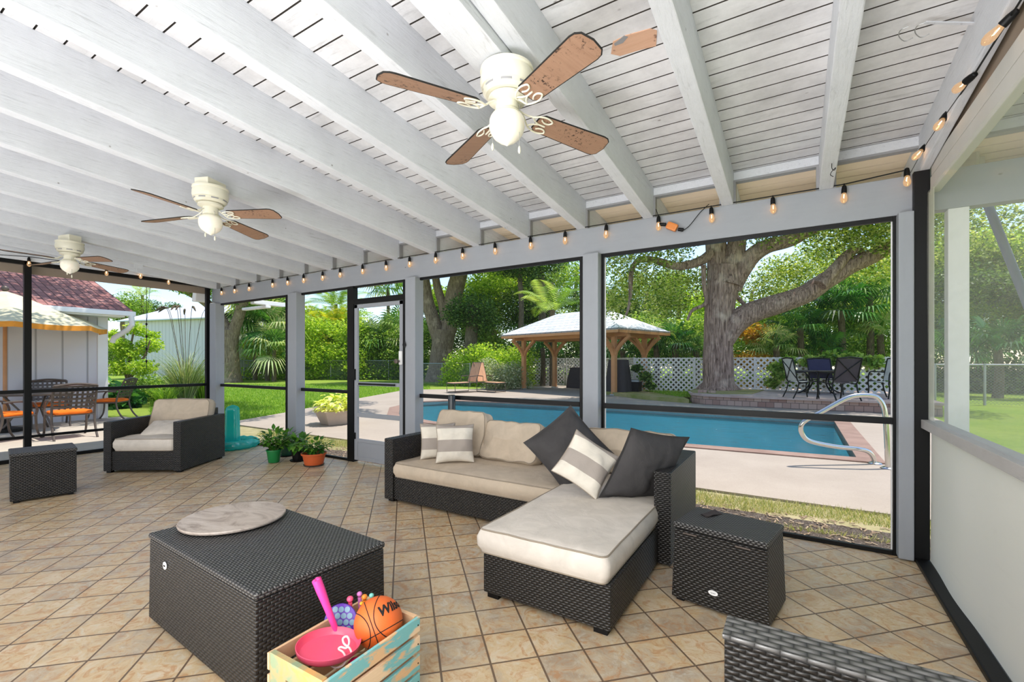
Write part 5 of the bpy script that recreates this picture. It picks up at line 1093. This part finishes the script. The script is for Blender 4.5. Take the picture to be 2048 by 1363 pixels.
# ---- terrace, lattice
terr = [(-2.35, 14.82), (-1.4, 14.72), (3.0, 14.7), (3.0, 19.5), (-2.6, 19.5), (-3.0, 16.2), (-2.75, 15.2)]
st('terrace_wall', MB().prism(terr, -.03, .24), M['brick']); st('terrace_paving', MB().prism(offset(terr, .05), .24, .30), M['pavers'])
M['patchy'] = concrete('patchy_turf', rgb(122, 134, 62), rgb(184, 164, 124), 2.2)
st('oak_mound', MB().prism([(-2.8, 14.95), (-3.2, 16.0), (-3, 19.4), (-7, 19.4), (-6.4, 17.2), (-4.4, 15.6)], -.03, .12), M['patchy'])
st('oak_bed', MB().prism([(-2.75, 15.35), (-1.9, 15.15), (-1.1, 15.7), (-.9, 18.0), (-3.1, 18.1), (-3.0, 16.2)], .2, .318), M['patchy'])
bricks = thing('loose_bricks', 'two loose bricks lying on the curved end of the terrace', 'bricks', (-2.35, 15.4, .30)); MB().box(-.25, .0, -.1, .1, 0, .1).build('brick', M['brick'], bricks); MB().box(.05, .25, -.06, .1, 0, .08).build('brick', M['brick'], bricks)
def lattice_panel(a, b, z0, z1, label):
    a = Vector(a); b = Vector(b); d = b-a; L_ = d.length; t = thing('lattice_panel', label, 'lattice fence', a, math.atan2(d.y, d.x), 'white lattice fence panels'); h = z1-z0; m = MB(); sp = .19; w_ = .058
    k = -int(h/sp)-1
    while k*sp < L_:
        for sg in (0, 1):
            x0 = k*sp; lo = max(0, -x0); hi = min(h, L_-x0)
            if hi > lo:
                if sg: p = (L_-x0-lo, 0.008, z0+lo); q = (L_-x0-hi, .008, z0+hi)
                else: p = (x0+lo, -.004, z0+lo); q = (x0+hi, -.004, z0+hi)
                m.bar(p, q, w_, .008, up=(0, 1, 0))
        k += 1
    m.build('lattice', M['lattice'], t)
    f = MB().box(0, L_, -.02, .03, z0-.02, z0+.04).box(0, L_, -.02, .03, z1-.04, z1+.0).box(-.03, .03, -.03, .04, z0-.05, z1+.02).box(L_-.03, L_+.03, -.03, .04, z0-.05, z1+.02); f.build('frame', M['lattice'], t); return t
LP_ = [(2.9, 17.8), (.9, 17.95), (-1.2, 18.1), (-3.2, 18.15), (-5.5, 18.25)]
for i, nm in enumerate(('behind the right patio chairs', 'behind the left patio chair', 'just right of the oak trunk', 'left of the oak by the clay pot')):
    a, b = LP_[i+1], LP_[i]; z0 = .28 if i < 3 else .1; lattice_panel((*a, 0), (*b, 0), z0, 1.43, 'white diagonal lattice fence panel '+nm)
lattice_panel((-8.2, 22.3, 0), (-5.6, 18.5, 0), .02, 1.44, 'white diagonal lattice fence panel behind the waste bin'); lattice_panel((-10.6, 22.7, 0), (-8.3, 22.4, 0), .02, 1.46, 'white diagonal lattice fence panel behind the wide covered grill'); lattice_panel((-13.1, 21.4, 0), (-10.7, 22.65, 0), .02, 1.46, 'white diagonal lattice fence panel at the left gazebo post')
p = at(1356, 775, .12); simple('clay_pot', MB().lathe([(.001, -.16), (.12, -.16), (.15, -.12), (.2, .12), (.22, .13), (.22, .17), (.19, .17), (.16, .1), (.001, .0)], 24, Matrix.Rotation(1.2, 4, 'Y'), cap=False), po, 'clay flower pot lying on its side at the foot of the lattice', 'pot', (p.x, p.y, .32), smooth=True)
# ---- gazebo
G0 = Vector((-10.7, 18.3, 0)); G1 = Vector((-5.88, 16.89, 0)); gu = (G1-G0).normalized(); gv = Vector((-gu.y, gu.x, 0)); GL = (G1-G0).length; GD = 2.1
gz = thing('gazebo', 'cedar gazebo with silvery hip roof beyond the pool', 'gazebo', G0, math.atan2(gu.y, gu.x))
for x in (0, GL):
    for yy in (0, GD):
        MB().box(x-.085, x+.085, yy-.085, yy+.085, 0, 2.25).build('post', M['cedar'], gz, bevel=.01)
        m = MB()
        for sx, sy in ((1, 0), (-1, 0), (0, 1), (0, -1)):
            P = [Vector((x+sx*(.06+.62*t**1.6), yy+sy*(.06+.62*t**1.6), 1.55+.68*t)) for t in np.linspace(0, 1, 6)]
            for a_, b_ in zip(P[:-1], P[1:]): m.bar(a_, b_+(b_-a_)*.1, .10, .12, up=(sy, sx, 0))
        m.build('brace', M['cedar'], gz)
        MB().box(x-.12, x+.12, yy-.12, yy+.12, 0, .05).build('post_foot', M['galv'], gz)
ov = .75; zb = 2.25
MB().box(-ov+.1, GL+ov-.1, -.07, .07, zb, zb+.2).build('beam', M['cedar'], gz); MB().box(-ov+.1, GL+ov-.1, GD-.07, GD+.07, zb, zb+.2).build('beam', M['cedar'], gz)
MB().box(-.07, .07, -ov+.1, GD+ov-.1, zb, zb+.2).build('beam', M['cedar'], gz); MB().box(GL-.07, GL+.07, -ov+.1, GD+ov-.1, zb, zb+.2).build('beam', M['cedar'], gz)
x0, x1, y0, y1 = -ov, GL+ov, -ov, GD+ov; e = zb+.2; rz = 3.42; ym = (y0+y1)/2; hx = 1.9
rf = MB(); rf.grid(lambda u, v: (0, 0, 0), 2, 2); rf = MB()
def hip(o_, dz): return [(x0-o_, y0-o_, e+dz), (x1+o_, y0-o_, e+dz), (x1+o_, y1+o_, e+dz), (x0-o_, y1+o_, e+dz), (x0+hx, ym, rz+dz), (x1-hx, ym, rz+dz)]
vs = hip(0, .06)+hip(0, -.0); rf.add(vs, [(0, 1, 5, 4), (1, 2, 5), (2, 3, 4, 5), (3, 0, 4), (6, 10, 11, 7), (7, 11, 8), (8, 11, 10, 9), (9, 10, 6), (0, 6, 7, 1), (1, 7, 8, 2), (2, 8, 9, 3), (3, 9, 6, 0)])
rf.build('roof', M['silver'], gz)
MB().box(x0, x1, y0, y0+.04, e-.1, e+.05).build('fascia', M['cedar'], gz); MB().box(x0, x1, y1-.04, y1, e-.1, e+.05).build('fascia', M['cedar'], gz); MB().box(x0, x0+.04, y0, y1, e-.1, e+.05).build('fascia', M['cedar'], gz); MB().box(x1-.04, x1, y0, y1, e-.1, e+.05).build('fascia', M['cedar'], gz)
# covered grills, bin
def covered(label, c, w_, d_, h, top, rz_=0, cat='grill cover'):
    def f(u, v):
        a = 2*PI*u; cs, sn = math.cos(a), math.sin(a); q = (abs(cs)**5+abs(sn)**5)**(-1/5); k = 1-(1-top)*v**1.5; rp_ = 1+.03*math.sin(9*a)*(1-v)
        return (cs*q*w_/2*k*rp_, sn*q*d_/2*k*rp_, h*v)
    m = MB().grid(f, 48, 10, cu=True); m.add([f(k/48, 1) for k in range(48)], [tuple(range(48))]); return simple('covered_grill', m, M['cover'], label, cat, c, rz_, smooth=True)
p = at(1232, 789); covered('tall grill under a dark fitted cover beside the right gazebo post', (p.x, p.y+.3, 0), .95, .75, 1.36, .72, -.25)
p = at(1172, 776); covered('wide grill under a dark cover in the middle of the gazebo', (p.x, p.y, 0), 2.1, .8, 1.0, .8, -.3)
p = at(1270, 788); bn = thing('waste_bin', 'black bin with grey lid to the right of the covered grill', 'bin', (p.x, p.y, 0)); MB().box(-.2, .2, -.2, .2, 0, .5, taper=-.02).build('body', M['black'], bn, bevel=.02); MB().box(-.23, .23, -.23, .23, .5, .58, taper=.03).build('lid', M['galv'], bn, bevel=.02)
# ---- loungers
def lounger(label, c, rz_):
    t = thing('sun_lounger', label, 'lounger', c, rz_, 'tan loungers beside the gazebo'); fr = MB()
    for y in (-.32, .32):
        fr.tube([(1.35, y, 0), (1.38, y, .34), (0, y, .36), (-.1, y, .36)], .018, 8).tube([(1.3, y, .02), (-.05, y, .02), (-.05, y, .36)], .015, 8).tube([(0, y, .36), (-.32, y, 1.08)], .018, 8).tube([(.45, y, .36), (.42, y, .58), (-.12, y, .60)], .015, 8)
    fr.tube([(1.38, -.32, .34), (1.38, .32, .34)], .018, 8).tube([(-.32, -.32, 1.08), (-.32, .32, 1.08)], .018, 8); fr.build('frame', M['bronze'], t, smooth=True)
    def sl(u, v): return (1.36-1.36*u, -.30+.6*v, .365-.02*math.sin(PI*v))
    MB().grid(sl, 10, 6).build('seat_sling', M['sling'], t, smooth=True); MB().grid(lambda u, v: (0-.32*u+.015, -.30+.6*v, .38+.70*u-.0), 8, 6).build('back_sling', M['sling'], t, smooth=True); return t
p = at(944, 783); lounger('tan sling lounger by the gazebo facing left', (p.x, p.y, 0), math.atan2((-Rv*.75-Fv*.65).y, (-Rv*.75-Fv*.65).x)).scale = (.78, .95, 1.15)
p = at(963, 782); lounger('tan sling lounger by the gazebo facing right', (p.x+.05, p.y, 0), math.atan2((Rv*.75-Fv*.65).y, (Rv*.75-Fv*.65).x)).scale = (.78, .95, 1.15)
# ---- terrace dining set
def patio_chair(label, c, rz_, back, group=None):
    t = thing('patio_chair', label, 'chair', c, rz_, group); fr = MB()
    for y in (-.27, .27):
        fr.tube(smoothpath([Vector(p) for p in ((.26, y, 0), (.22, y, .25), (.24, y, .42), (.1, y, .44), (-.22, y, .41), (-.3, y, .7), (-.38, y, 1.02))], 4), .016, 8)
        fr.tube(smoothpath([Vector(p) for p in ((-.36, y, 0), (-.26, y, .22), (-.22, y, .42))], 4), .016, 8); fr.tube(smoothpath([Vector(p) for p in ((-.29, y, .66), (0, y, .68), (.2, y, .66), (.24, y, .42))], 4), .016, 8)
    fr.tube([(-.38, -.27, 1.02), (-.39, 0, 1.05), (-.38, .27, 1.02)], .018, 8)
    P = lambda y, z: Vector((-.235-.145*(z-.45)/.57-.015, y, z))
    fr.tube([P(-.25, .5), P(0, .75), P(.25, .98)], .01, 6).tube([P(.25, .5), P(0, .75), P(-.25, .98)], .01, 6); fr.build('frame', M['black'], t, smooth=True)
    MB().grid(lambda u, v: (-.22+.46*u, -.26+.52*v, .43-.015*math.sin(PI*v)), 6, 6).build('seat', back, t, smooth=True); MB().grid(lambda u, v: (-.235-.145*u, -.26+.52*v, .45+.57*u), 6, 6).build('backrest', back, t, smooth=True); return t
slc = fabric('grey_sling', rgb(196, 192, 184)); sld = fabric('dark_sling', rgb(74, 66, 72)); slb = fabric('navy_sling', rgb(60, 58, 84)); g_ = 'dining chairs on the brick terrace'
tp_ = at(1638, 786, .3); TZ = .3
tt = thing('patio_table', 'dark round patio table with curved legs on the brick terrace', 'table', (tp_.x, tp_.y, TZ)); MB().lathe([(.3, .69), (.80, .69), (.82, .705), (.80, .72), (.3, .72)], 40).build('tabletop', M['bronze'], tt, smooth=True)
for k in range(4):
    a = .6+k*PI/2; ca, sa = math.cos(a), math.sin(a); MB().tube(smoothpath([Vector((ca*r, sa*r, z)) for r, z in ((.7, 0), (.45, .12), (.3, .35), (.4, .6), (.55, .69))], 5), .022, 8).build('leg', M['black'], tt, smooth=True)
for lab, px, py, rz_, bk in (('pale sling patio chair at the left of the terrace table', 1605, 795, YAW-.1, slc), ('navy backed patio chair on the far side of the terrace table', 1652, 788, YAW-PI/2-.1, slb), ('dark mesh patio chair with crossed back bars nearest the pool', 1674, 799, YAW+PI/2+.1, sld), ('pale striped patio chair at the right of the terrace table', 1772, 796, YAW+PI+.2, slc)):
    p = at(px, py, TZ); patio_chair(lab, (p.x, p.y, TZ), rz_, bk, g_).scale = (1.05, 1.25 if bk in (sld, slb) else 1.05, 1.05)
# ---- pool handrail
hp_ = [(1750, 926), (1745, 912), (1735, 902), (1715, 897), (1675, 893), (1632, 885), (1612, 877), (1602, 862), (1603, 849), (1615, 838), (1645, 822), (1675, 805), (1698, 794), (1718, 790), (1745, 791), (1759, 799), (1769, 820), (1773, 865), (1776, 934)]
hb_ = dep(1750, 926, 5.82); hr = thing('pool_handrail', 'polished steel pool handrail loop at the near right corner', 'handrail', (hb_.x, hb_.y, 0)); H0 = Vector((hb_.x, hb_.y, 0))
MB().tube(smoothpath([dep(x, y, 5.82-.26*i/17)-H0 for i, (x, y) in enumerate(hp_)], 5), .028, 14).build('rail', M['steel'], hr, smooth=True)
for x, y, d in ((1750, 926, 5.82), (1776, 932, 5.56)):
    q = dep(x, y, d)-H0; q.z = 0; MB().lathe([(.03, .02), (.05, .018), (.075, .004), (.078, 0)], 24, Matrix.Translation(q)).build('base_flange', M['steel'], hr, smooth=True)
bp_ = onY(902, 800, 3.86); simple('black_canister', MB().lathe([(.001, 0), (.040, 0), (.040, .92), (.034, .935), (.001, .935)], 24, cap=False), plain('smoked_plastic', rgb(44, 50, 54), .25), 'dark upright cylinder between the sofa and the screen', 'canister', (bp_.x, 3.872, 0), smooth=True)
# ---- planter
pc = at(660, 853); pl_ = thing('wooden_planter', 'weathered tapered wooden planter box outside on the concrete', 'planter', (pc.x-.3, pc.y+.35, 0), YAW+.75)
def tap(m, w0, w1, d0, d1, z0, z1): return m.add([(-w0, -d0, z0), (w0, -d0, z0), (w0, d0, z0), (-w0, d0, z0), (-w1, -d1, z1), (w1, -d1, z1), (w1, d1, z1), (-w1, d1, z1)], [(3, 2, 1, 0), (4, 5, 6, 7), (0, 1, 5, 4), (1, 2, 6, 5), (2, 3, 7, 6), (3, 0, 4, 7)])
tap(MB(), .22, .32, .22, .32, 0, .27).build('box', M['bleached'], pl_, bevel=.004); tap(MB(), .335, .34, .335, .34, .265, .285).build('rim', M['bleached'], pl_)
m = MB(); r_ = random.Random(4)
for k in range(230):
    a = r_.uniform(0, 2*PI); rr = .36*r_.random()**.6; p = Vector((math.cos(a)*rr, math.sin(a)*rr, .29+r_.uniform(0, .34)*(1-.5*rr/.36)+(.16 if k % 9 == 0 else 0))); leafshape(m, p, Vector((math.cos(a+r_.uniform(-1, 1)), math.sin(a), r_.uniform(-.3, .5))), Vector((0, 0, 1)), .13, .09)
o = m.build('foliage', M['leaf_yel'], pl_); rndattr(o, 8)
# ---- chain link fences
def chainmat():
    t = NT('chain_link'); uv = t.obj(uv=True); sp_ = t.n('ShaderNodeSeparateXYZ'); t.l(uv, sp_.inputs[0]); a = t.math('ADD', sp_.outputs[0], sp_.outputs[1]); b = t.math('SUBTRACT', sp_.outputs[0], sp_.outputs[1])
    f = lambda s: t.math('LESS_THAN', t.math('FRACT', t.math('DIVIDE', s, .085)), .09)
    k = t.math('MAXIMUM', f(a), f(b)); tr = t.n('ShaderNodeBsdfTransparent'); d = t.n('ShaderNodeBsdfDiffuse', Color=rgb(150, 152, 152)); m = t.n('ShaderNodeMixShader'); t.l(k, m.inputs[0]); t.l(tr.outputs[0], m.inputs[1]); t.l(d.outputs[0], m.inputs[2]); t.l(m.outputs[0], t.out.inputs[0]); return t.mat
M['chain'] = chainmat()
def chain(label, a, b, h, npost):
    a = Vector(a); b = Vector(b); t = thing('chain_link_fence', label, 'fence', a); d = b-a
    for k in range(npost): p = d*k/(npost-1); MB().tube([p, p+Vector((0, 0, h+.04))], .035, 8).build('post', M['galv'], t, smooth=True)
    MB().tube([Vector((0, 0, h)), d+Vector((0, 0, h))], .028, 8).build('top_rail', M['galv'], t, smooth=True)
    MB().add([(0, 0, .03), tuple(d+Vector((0, 0, .03))), tuple(d+Vector((0, 0, h))), (0, 0, h)], [(0, 1, 2, 3)]).build('wire_mesh', M['chain'], t)
p = dep(430, 0, 33); q = dep(835, 0, 33); chain('long wire fence at the far end of the lawn', (p.x, p.y, -.03), (q.x, q.y, -.03), 1.38, 8)
p = dep(1870, 0, 14.5); q = dep(2200, 0, 12.5); chain('wire fence crossing the lawn seen through the vinyl', (p.x, p.y, -.03), (q.x, q.y, -.03), 1.22, 4)
p = dep(835, 0, 27); q = dep(940, 0, 24); chain('short wire fence behind the tan loungers', (p.x, p.y, -.03), (q.x, q.y, -.03), 1.2, 3)
# ---- house on the left
HX = -13.5; HE = 2.44
hs = thing('house', 'white sided house wing with red shingle roof beyond the left screen', 'house', (HX-2.5, 0, 0))
def HB(x0, x1, y0, y1, z0, z1): return MB().box(x0-(HX-2.5), x1-(HX-2.5), y0, y1, z0, z1)
HB(HX-6, HX, -7, 4.0, -.05, HE).build('wall', M['siding'], hs); HB(HX-.02, HX+.03, 3.86, 4.04, 0, HE).build('corner_board', M['trimwhite'], hs)
rs = .376; m = MB(); X0 = HX+.5; Xr = HX-4; q0 = X0-(HX-2.5); q1 = Xr-(HX-2.5); q2 = 2*q1-q0; za = HE+.02; zr = za+rs*(q0-q1)
m.add([(q0, -7, za), (q0, 4.35, za), (q1, 4.35, zr), (q1, -7, zr), (q2, 4.35, za), (q2, -7, za), (q0, -7, za-.05), (q0, 4.35, za-.05), (q1, 4.35, zr-.08), (q1, -7, zr-.08), (q2, 4.35, za-.05), (q2, -7, za-.05)], [(0, 1, 2, 3), (3, 2, 4, 5), (6, 9, 8, 7), (9, 11, 10, 8), (0, 6, 7, 1), (1, 7, 8, 2), (2, 8, 10, 4)])
m.build('roof', M['shingle'], hs); HB(X0-.02, X0+.09, -7, 4.38, HE-.11, HE+.0).build('gutter', M['trimwhite'], hs, bevel=.02); HB(HX, X0, -7, 4.2, HE-.14, HE-.11).build('soffit', M['trimwhite'], hs)
m = MB(); bx_ = HX-(HX-2.5); m.add([(q0, 4.1, za-.06), (q1, 4.1, zr-.09), (q2, 4.1, za-.06)], [(0, 1, 2)]); m.build('gable', M['siding'], hs)
xg = q0+.04; MB().tube([(xg, 4.3, HE-.05), (xg, 4.32, HE-.3), (xg-.15, 4.28, HE-.42), (xg-.42, 4.12, HE-.6), (xg-.46, 4.1, HE-.7)], .055, 10).build('downspout', M['trimwhite'], hs, smooth=True)
# ---- shed
e0, e1 = dep(250, 641, 34), dep(432, 648, 31.3); u_ = (e1-e0); u_.z = 0; SLn = u_.length; u_.normalize(); sd = thing('metal_shed', 'long white ribbed metal shed with pale roof behind the grasses', 'shed', (e0.x, e0.y, 0), math.atan2(u_.y, u_.x)); ez = e0.z
MB().box(0, SLn, 0, 7, -.1, ez).build('wall', M['shedwall'], sd)
m = MB(); m.add([(-.3, -.35, ez-.02), (SLn, -.35, ez-.02), (SLn, 3.5, ez+1.35), (-.3, 3.5, ez+1.35), (SLn, 7.3, ez), (-.3, 7.3, ez), (-.3, -.35, ez-.1), (SLn, -.35, ez-.1)], [(0, 1, 2, 3), (3, 2, 4, 5), (0, 6, 7, 1), (5, 0, 3)]); m.build('roof', M['shedroof'], sd)
# ---- umbrella and wire chairs
ub = at(10, 862); um = thing('patio_umbrella', 'cream patio umbrella with orange valance and tilted wooden pole', 'umbrella', (ub.x, ub.y, 0)); top = dep(10, 590, 9.1); top = Vector((top.x-ub.x, top.y-ub.y, 0)); tl = Vector((top.x, top.y, 2.60))
MB().tube([(0, 0, 0), tl], .03, 12).build('pole', M['cedar'], um, smooth=True); MB().lathe([(.001, .0), (.25, 0), (.25, .05), (.08, .09), (.05, .3), (.001, .3)], 24, cap=False).build('base', M['black'], um, smooth=True)
m = MB(); v_ = MB(); ns = 8; Rr = 1.55; zr_ = 2.02; apex = tl+Vector((0, 0, .1))
cz = lambda a, f: Vector((tl.x+Rr*f*math.cos(a), tl.y+Rr*f*math.sin(a), apex.z-(apex.z-zr_)*f**1.15-.05*math.sin(PI*f)*0))
for k in range(ns):
    a0 = 2*PI*k/ns+.12+YAW; a1 = 2*PI*(k+1)/ns+.12+YAW
    def fn(u, v):
        p = cz(a0, max(v, .03)).lerp(cz(a1, max(v, .03)), u); p.z -= .06*math.sin(PI*u)*v*0+.03*math.sin(PI*u)*v; return p
    m.grid(fn, 6, 8)
    def fv(u, v): p = cz(a0, 1).lerp(cz(a1, 1), u); p.z -= .03*math.sin(PI*u)+.10*v; return p
    v_.grid(fv, 6, 2)
cn = m.build('canopy', M['canvas'], um); v_.build('valance', M['canvas_edge'], um); rb2 = MB()
for k in range(ns):
    a0 = 2*PI*k/ns+.12+YAW; rb2.tube([tl, cz(a0, 1)-Vector((0, 0, .02))], .01, 6)
rb2.build('ribs', M['cedar'], um); MB().ball(apex+Vector((0, 0, .05)), .06, 12).build('finial', M['bronze'], um, smooth=True)
def wire_chair(label, c, rz_):
    t = thing('metal_patio_chair', label, 'chair', c, rz_, 'woven metal chairs with orange cushions'); fr = MB()
    for y in (-.27, .27):
        fr.tube(smoothpath([Vector(p) for p in ((.34, y, 0), (.27, y, .14), (.25, y, .38), (.27, y, .5), (.2, y, .62), (0, y, .65), (-.22, y, .64))], 4), .017, 8)
        fr.tube(smoothpath([Vector(p) for p in ((-.40, y, 0), (-.28, y, .16), (-.22, y, .38), (-.27, y, .62), (-.38, y, .90))], 4), .018, 8); fr.tube([(.26, y, .40), (-.22, y, .40)], .015, 8)
    fr.tube([(.26, -.27, .40), (.26, .27, .40)], .015, 8).tube([(-.22, -.27, .40), (-.22, .27, .40)], .015, 8); fr.tube(smoothpath([Vector((-.38, -.27, .9)), Vector((-.40, 0, .93)), Vector((-.38, .27, .9))], 5), .02, 8); fr.build('frame', M['bronze'], t, smooth=True)
    bk = MB()
    P = lambda y, z: Vector((-.235-.15*((z-.48)/.42)-.05*math.cos(y/.27*PI/2), y, z))
    for j in range(6):
        z = .52+.07*j; bk.grid(lambda u, v: P(-.27+.54*u, z+.034*v)+Vector((.006*(-1)**(j+int(u*6.99)), 0, 0)), 14, 2)
    for j in range(7):
        y = -.235+.068*j; bk.grid(lambda u, v: P(y+.03*v, .5+.40*u)+Vector((.003, 0, 0)), 8, 2)
    b_ = bk.build('woven_back', M['bronze'], t); so = b_.modifiers.new('thick', 'SOLIDIFY'); so.thickness = .006
    cushion('cushion', .50, .50, .06, M['orange'], t, Matrix.Translation((.01, 0, .405)), crown=.02, bulge=.004, r=.06, pipe=False, seed=3); return t
for lab, px, py, f in (('woven metal chair with orange cushion nearest the left screen, seen from behind', 140, 872, (.8, .55)), ('woven metal chair with orange cushion against the white house wall', 100, 850, (.75, -.66)), ('woven metal chair with orange cushion by the house corner', 222, 838, (-.96, -.28)), ('woven metal chair at the left edge of the frame', 8, 880, (.1, .99))):
    p = at(px, py); fv_ = Rv*(-f[0])+Fv*f[1] if lab.endswith('behind') else (Rv*f[0]+Fv*f[1]); wire_chair(lab, (p.x, p.y, -.01), math.atan2(fv_.y, fv_.x))
tb2 = at(60, 862); t2 = thing('glass_patio_table', 'low metal framed patio table among the orange cushioned chairs', 'table', (tb2.x-.2, tb2.y+.1, -.01)); MB().lathe([(.45, .68), (.55, .68), (.56, .70), (.45, .71)], 32).build('tabletop', M['bronze'], t2, smooth=True)
for k in range(3): a = k*2.1+.4; MB().tube([(math.cos(a)*.45, math.sin(a)*.45, 0), (math.cos(a)*.2, math.sin(a)*.2, .4), (math.cos(a)*.4, math.sin(a)*.4, .68)], .018, 8).build('leg', M['bronze'], t2, smooth=True)
# ---- eave outside the left bay with its light, hanging chime
xa, xb = onY(432, 600, 5.0).x, onY(546, 600, 5.0).x
st('outer_eave', MB().box(XL-.1, xb, 4.64, 5.25, 2.36, 2.44), M['trimwhite'], bevel=.01)
lx = onY(512, 598, 4.9); simple('eave_light', MB().box(-.42, .42, -.05, .05, 0, .05), M['trimwhite'], 'long white tube light under the outer eave at the left', 'light', (lx.x, 4.9, 2.305), bevel=.01)
hc = onX(293, 600, XL-.12); wc = thing('hanging_chime', 'dark hanging cord ornament in front of the white shed', 'ornament', (hc.x, hc.y, 2.46)); yb2 = onX(293, 738, XL-.12).z-2.46
MB().tube([(0, 0, .0), (0, 0, yb2)], .004, 6).tube([(.02, .04, 0), (0, 0, yb2*.45)], .003, 6).build('cord', M['black'], wc); m = MB()
for k in range(4): MB().lathe([(.004, .02), (.016, .0), (.004, -.03)], 10, Matrix.Translation((0, 0, yb2*(.45+.15*k)))).build('bead', M['black'], wc, smooth=True)
